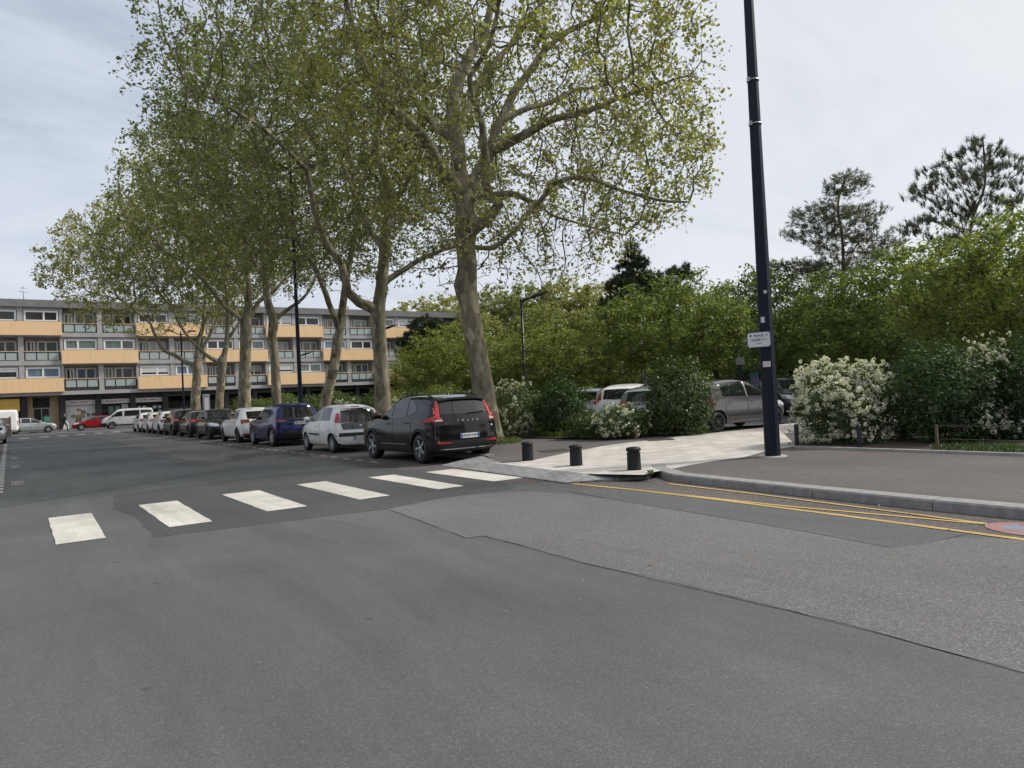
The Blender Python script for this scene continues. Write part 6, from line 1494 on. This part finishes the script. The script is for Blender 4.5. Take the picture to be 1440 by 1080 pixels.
std(c, 0.92, -1.12, (-0.06,), (1.06, .60), (1.38, .55), [('B', [(.56, .78), (.80, .78)], [(.58, .98), (.76, .98)]), ('S', [(-1.72, .80), (-1.60, .82)], [(-1.66, .99), (-1.58, .97)])], [('F', [(.42, .66), (.74, .68)], [(.46, .80), (.70, .84)]), ('S', [(1.3, .7), (1.6, .66)], [(1.28, .82), (1.55, .80)])], 0.78, [(-0.06, 0.95), (-0.98, -0.08)], .36, 'dark_rim', 8, ws=(1.14, 1.45, .58, .50), plate_txt=None, bumper=[('B', [(-.7, .25), (.7, .25)], [(-.72, .42), (.72, .42)])])
c.part('rubbing_strip', MAT['trim'], [(v, [(-.88, .44), (-.1, .44)], [(-.88, .49), (-.1, .49)]) for v in 'RL']+[(v, [(0.0, .44), (.78, .44)], [(0.0, .49), (.78, .49)]) for v in 'RL'], off=0.014, nu=8, nv=2)
c.part('pillar_trim', MAT['steel'], [(v, [(-.085, 1.0), (-.035, 1.0)], [(-.12, 1.46), (-.07, 1.46)]) for v in 'RL'], off=0.008, nu=2, nv=6)
def lotcar(px, dep, hdg, **k):
    q = at(px, 560, dep); return hatch(loc=(q[0], q[1], 0.13), rz=hdg, yc=0, group=PG, **k)
ztl = [('B', [(.60, 1.04), (.64, 1.32)], [(.86, 1.02), (.76, 1.30)]), ('S', [(-1.80, 1.06), (-1.66, 1.30)], [(-1.70, 1.06), (-1.58, 1.30)])]
lotcar(886, 26.3, rad(-58), label='white tall hatchback, rear seen over the low flowering bush, high red light', pnt=whitep, H=1.58, L=4.0, W=1.74, tails=ztl, plate='CX-207-KP')
lotcar(842, 30.5, rad(-62), label='silver white car partly hidden left of the white tall hatchback', pnt=silverp, H=1.50, L=4.2, W=1.76)
lotcar(922, 24.2, rad(-60), label='pale silver green car mostly hidden by the tall dark green shrub', pnt=paint('silver_green_paint', (0.30, 0.34, 0.32), 0.4, 0.12), H=1.46, L=4.0, W=1.72)
lotcar(1112, 30.5, rad(140), label='dark grey hatchback facing the camera right of the mast, beyond the grey city car', pnt=paint('slate_car_paint', (0.09, 0.095, 0.105), 0.3, 0.12), H=1.55, L=4.05, W=1.75, plate='EK-415-RB')
lotcar(1040, 42, rad(60), label='black car far back, only its roof showing over the grey city car', pnt=blk2, H=1.45, L=4.2, W=1.75)
# ---------- left kerb
LG = 'cars parked at the left kerb'
hatch('dark blue grey car cut by the left edge of the photo, nearest at left kerb', 0, paint('blue_grey_paint', (0.03, 0.035, 0.05), 0.3, 0.12), 1.50, 4.2, 1.78, flip=True, group=LG, loc=(-1.32, 39.8, 0.006))
hatch('silver grey car with pale headlight at the left edge before the timber enclosure', 0, silverp, 1.52, 4.2, 1.78, flip=True, group=LG, loc=(-1.05, 55, 0.006))
# ---------- cross street vehicles
CG = 'vehicles on the cross street before the shops'
hatch('silver five door car in the cross street beside the white van', 0, silverp, 1.48, 4.0, 1.72, group=CG, loc=(1.7, 81.2, 0.006), rz=-PI/2, rim='alloy')
hatch('red low hatchback in the cross street in front of the white shop window', 0, paint('red_car_paint', (0.30, 0.012, 0.022), 0, 0.12), 1.36, 4.1, 1.72, group=CG, loc=(6.9, 80.6, 0.006), rz=PI/2, rim='alloy')
def van(name, label, prof, L, W, H, pnt, loc, rz, axles, windows, front):
    c = Car(name, label, 'van', loc, rz, prof, L, W, H, pnt, axles, 0.33, belt=(1.12, 1.15), roofw=0.86, group=CG, tw=0.2, plan=(0.10, 0.03))
    c.wheels(MAT['hubcap'], 6, False, 0.7)
    for (y0, y1) in windows: c.part('side_window', MAT['glass'], c.both(c.side_glass, y0, y1, off_top=0.22 if H > 1.9 else 0.12, lift=0.06, slant1=-0.05), off=0.008)
    c.part('windscreen', MAT['glass'], [front], off=0.008, nu=10, nv=8)
    c.part('sill_trim', MAT['trim'], [(v, [(-L/2+.35, .3), (L/2-.4, .3)], [(-L/2+.35, .42), (L/2-.4, .42)]) for v in 'RL'], off=0.008, nu=20, nv=2)
    c.part('front_bumper', MAT['trim'], [('F', [(-.8, .26), (0, .26), (.8, .26)], [(-.82, .60), (0, .58), (.82, .60)]), ('R', [(L/2-.62, .3), (L/2-.15, .3)], [(L/2-.5, .60), (L/2-.12, .60)]), ('L', [(L/2-.62, .3), (L/2-.15, .3)], [(L/2-.5, .60), (L/2-.12, .60)])], off=0.012)
    for sx in (-1, 1):
        c.part('headlight', MAT['clear_lens'], [('F', [(sx*.5, .75), (sx*.84, .78)], [(sx*.52, .92), (sx*.82, 1.02)])], off=0.012)
        c.part('tail_light', MAT['red_lens'], [('B', [(sx*.80, .8), (sx*.90, .8)], [(sx*.78, 1.3), (sx*.88, 1.3)])], off=0.012, nu=3, nv=6)
    c.doors([(axles[0]-0.95, axles[0]-0.05)], .5, MAT['trim']); c.mirrors(axles[0]-0.12, 1.25, MAT['trim'], 1.4); return c
PTR = [(2.1, .25), (2.32, .32), (2.40, .52), (2.38, .78), (2.25, .98), (1.95, 1.15), (1.62, 1.32), (1.30, 1.58), (1.02, 1.80), (.75, 1.90), (.2, 1.945), (-1.0, 1.95), (-2.0, 1.93), (-2.22, 1.88), (-2.33, 1.6), (-2.38, 1.1), (-2.40, .6), (-2.36, .35), (-2.2, .25)]
van('passenger_van', 'silver minivan with long dark side windows before the shops', PTR, 4.8, 1.9, 1.95, paint('white_silver_paint', (0.56, 0.57, 0.58), 0.2, 0.12), (9.6, 80.4, 0.006), PI/2, (1.45, -1.55), [(0.52, 1.45), (-1.0, 0.35), (-2.1, -1.1)], ('F', [(-.72, 1.27), (.72, 1.27)], [(-.66, 1.80), (.66, 1.80)]))
PVN = [(2.5, .3), (2.66, .38), (2.72, .6), (2.70, .9), (2.55, 1.1), (2.2, 1.25), (1.85, 1.55), (1.55, 1.95), (1.25, 2.2), (.8, 2.28), (-.5, 2.32), (-2.3, 2.3), (-2.6, 2.24), (-2.68, 1.8), (-2.7, 1.0), (-2.7, .5), (-2.62, .32), (-2.5, .3)]
van('delivery_van', 'white high roofed delivery van at the left edge in the cross street', PVN, 5.4, 2.0, 2.3, whitep, (-2.0, 80.8, 0.006), PI/2, (1.8, -1.6), [(0.95, 1.75)], ('F', [(-.75, 1.35), (.75, 1.35)], [(-.7, 2.1), (.7, 2.1)]))

# ================================================================== PEOPLE far down the street
def skin_person(label, loc, rz, joints, edges, radii, parts, scale=1.0):
    t = empty('person', loc, rz, label, 'person')
    me = bpy.data.meshes.new('body'); me.from_pydata(joints, edges, []); o = link('body', me, t)
    md = o.modifiers.new('skin', 'SKIN'); o.modifiers.new('sub', 'SUBSURF').levels = 2; o.modifiers['sub'].render_levels = 2
    for i, r in enumerate(radii): me.skin_vertices[0].data[i].radius = (r, r)
    me.skin_vertices[0].data[0].use_root = True
    dg = bpy.context.evaluated_depsgraph_get(); dg.update(); nm = bpy.data.meshes.new_from_object(o.evaluated_get(dg)); o.modifiers.clear(); o.data = nm; nm.name = 'body'
    nm.materials.clear()
    for m_ in parts: nm.materials.append(m_[0])
    mi = []
    for p in nm.polygons:
        c = p.center; k = 0
        for q, (m_, fn) in enumerate(parts):
            if fn(c): k = q
        mi.append(k)
    nm.polygons.foreach_set('material_index', mi); nm.polygons.foreach_set('use_smooth', [True]*len(mi)); nm.update(); return t
skin_ = plain('skin', (0.36, 0.23, 0.17), 0.6); drk = plain('dark_clothes', (0.02, 0.021, 0.026), 0.9, var=0.3); jean = plain('dark_jeans', (0.035, 0.042, 0.06), 0.9, var=0.2); hair = plain('dark_hair', (0.015, 0.012, 0.01), 0.8); shoe = plain('dark_shoes', (0.02, 0.02, 0.02), 0.7)
def walker(stride, armf, armb):
    J = [(0, 0, .92), (0, .01, 1.12), (0, .02, 1.36), (0, .03, 1.48), (0, .04, 1.56), (0, .05, 1.66), (0, .045, 1.74),
         (.10, 0, .88), (.11, stride*.22, .50), (.11, stride*.30-.08, .10), (.11, stride*.30+.08, .05),
         (-.10, 0, .88), (-.11, -stride*.10, .50), (-.11, -stride*.42, .14), (-.11, -stride*.42+.14, .05),
         (.17, .02, 1.40), (.23, armf*.10, 1.14), (.23, armf*.30, .96), (.22, armf*.36, .89),
         (-.17, .02, 1.40), (-.23, -armb*.10, 1.14), (-.22, -armb*.10+.06, .90), (-.22, -armb*.10+.10, .82)]
    # nose and short separate fingers at this far size
    E = [(0, 1), (1, 2), (2, 3), (3, 4), (4, 5), (5, 6), (0, 7), (7, 8), (8, 9), (9, 10), (0, 11), (11, 12), (12, 13), (13, 14), (2, 15), (15, 16), (16, 17), (17, 18), (2, 19), (19, 20), (20, 21), (21, 22)]
    Rr = [.145, .13, .155, .065, .075, .098, .07, .095, .068, .05, .045, .095, .068, .05, .045, .07, .048, .038, .034, .07, .048, .038, .034]
    for (a, sx) in ((18, 1), (22, -1)):   # five fingers, each its own short chain
        hx, hy, hz = J[a]
        for f in range(4):
            b = len(J); dy = (f-1.5)*0.02; ln = (0.07, 0.085, 0.08, 0.06)[f]; J.append((hx, hy+dy, hz-ln*0.6)); J.append((hx-sx*.012, hy+dy+.006, hz-ln)); E += [(a, b), (b, b+1)]; Rr += [.009, .008]
        b = len(J); J.append((hx-sx*.01, hy+.045, hz-.02)); J.append((hx-sx*.015, hy+.055, hz-.05)); E += [(a, b), (b, b+1)]; Rr += [.01, .009]
    return J, E, Rr
hd = lambda c: c.z > 1.50
P_ = [(drk, lambda c: True), (jean, lambda c: c.z < .90 and abs(c.x) < .19), (shoe, lambda c: c.z < .11), (skin_, lambda c: c.z > 1.49), (skin_, lambda c: abs(c.x) > .17 and c.z < .93 and c.z > .70 and abs(c.x) > .195), (hair, lambda c: c.z > 1.70 or (c.z > 1.58 and c.y < 0.03))]
pj = walker(1.0, 1.0, 1.0)
w1 = skin_person('dark clothed person striding along the far pavement beside the white shop window', (4.35, 82.2, 0.006), -PI/2+0.25, *pj, P_)
mb = MB(); mb.box(-.16, .16, -.25, -.10, 1.02, 1.42); bevel_obj(mb.build('backpack', drk, w1), 0.05, 3)
pj2 = walker(0.25, 0.6, 0.3)
w2 = skin_person('person with a green box backpack standing at the building entrance door', (2.95, 83.0, 0.006), 0.2, *pj2, P_)
bgp = empty('delivery_bag', (2.95-0.02, 83.0-0.30, 1.05), 0.2, 'green square delivery bag carried on the back of the person by the door', 'bag')
mb = MB(); mb.box(-.25, .25, -.18, .17, -.02, .48); bevel_obj(mb.build('bag_body', plain('green_bag', (0.03, 0.22, 0.14), 0.6, var=0.2), bgp), 0.04, 3)
mb = MB(); mb.box(-.22, .22, -.20, .175, .485, .50); mb.build('bag_lid', plain('green_bag_lid', (0.025, 0.17, 0.11), 0.6), bgp)
wb = empty('utility_box', (4.6, 84.6, 0.12), 0, 'small white utility box at the foot of the tan entrance wall', 'box')
mb = MB(); mb.box(-.25, .25, -.2, .2, 0, .95); bevel_obj(mb.build('casing', MAT['shop_white'], wb), 0.03)
mb = MB(); mb.box(-.2, .2, -.207, -.202, .1, .85); mb.build('door', MAT['plate_white'], wb)
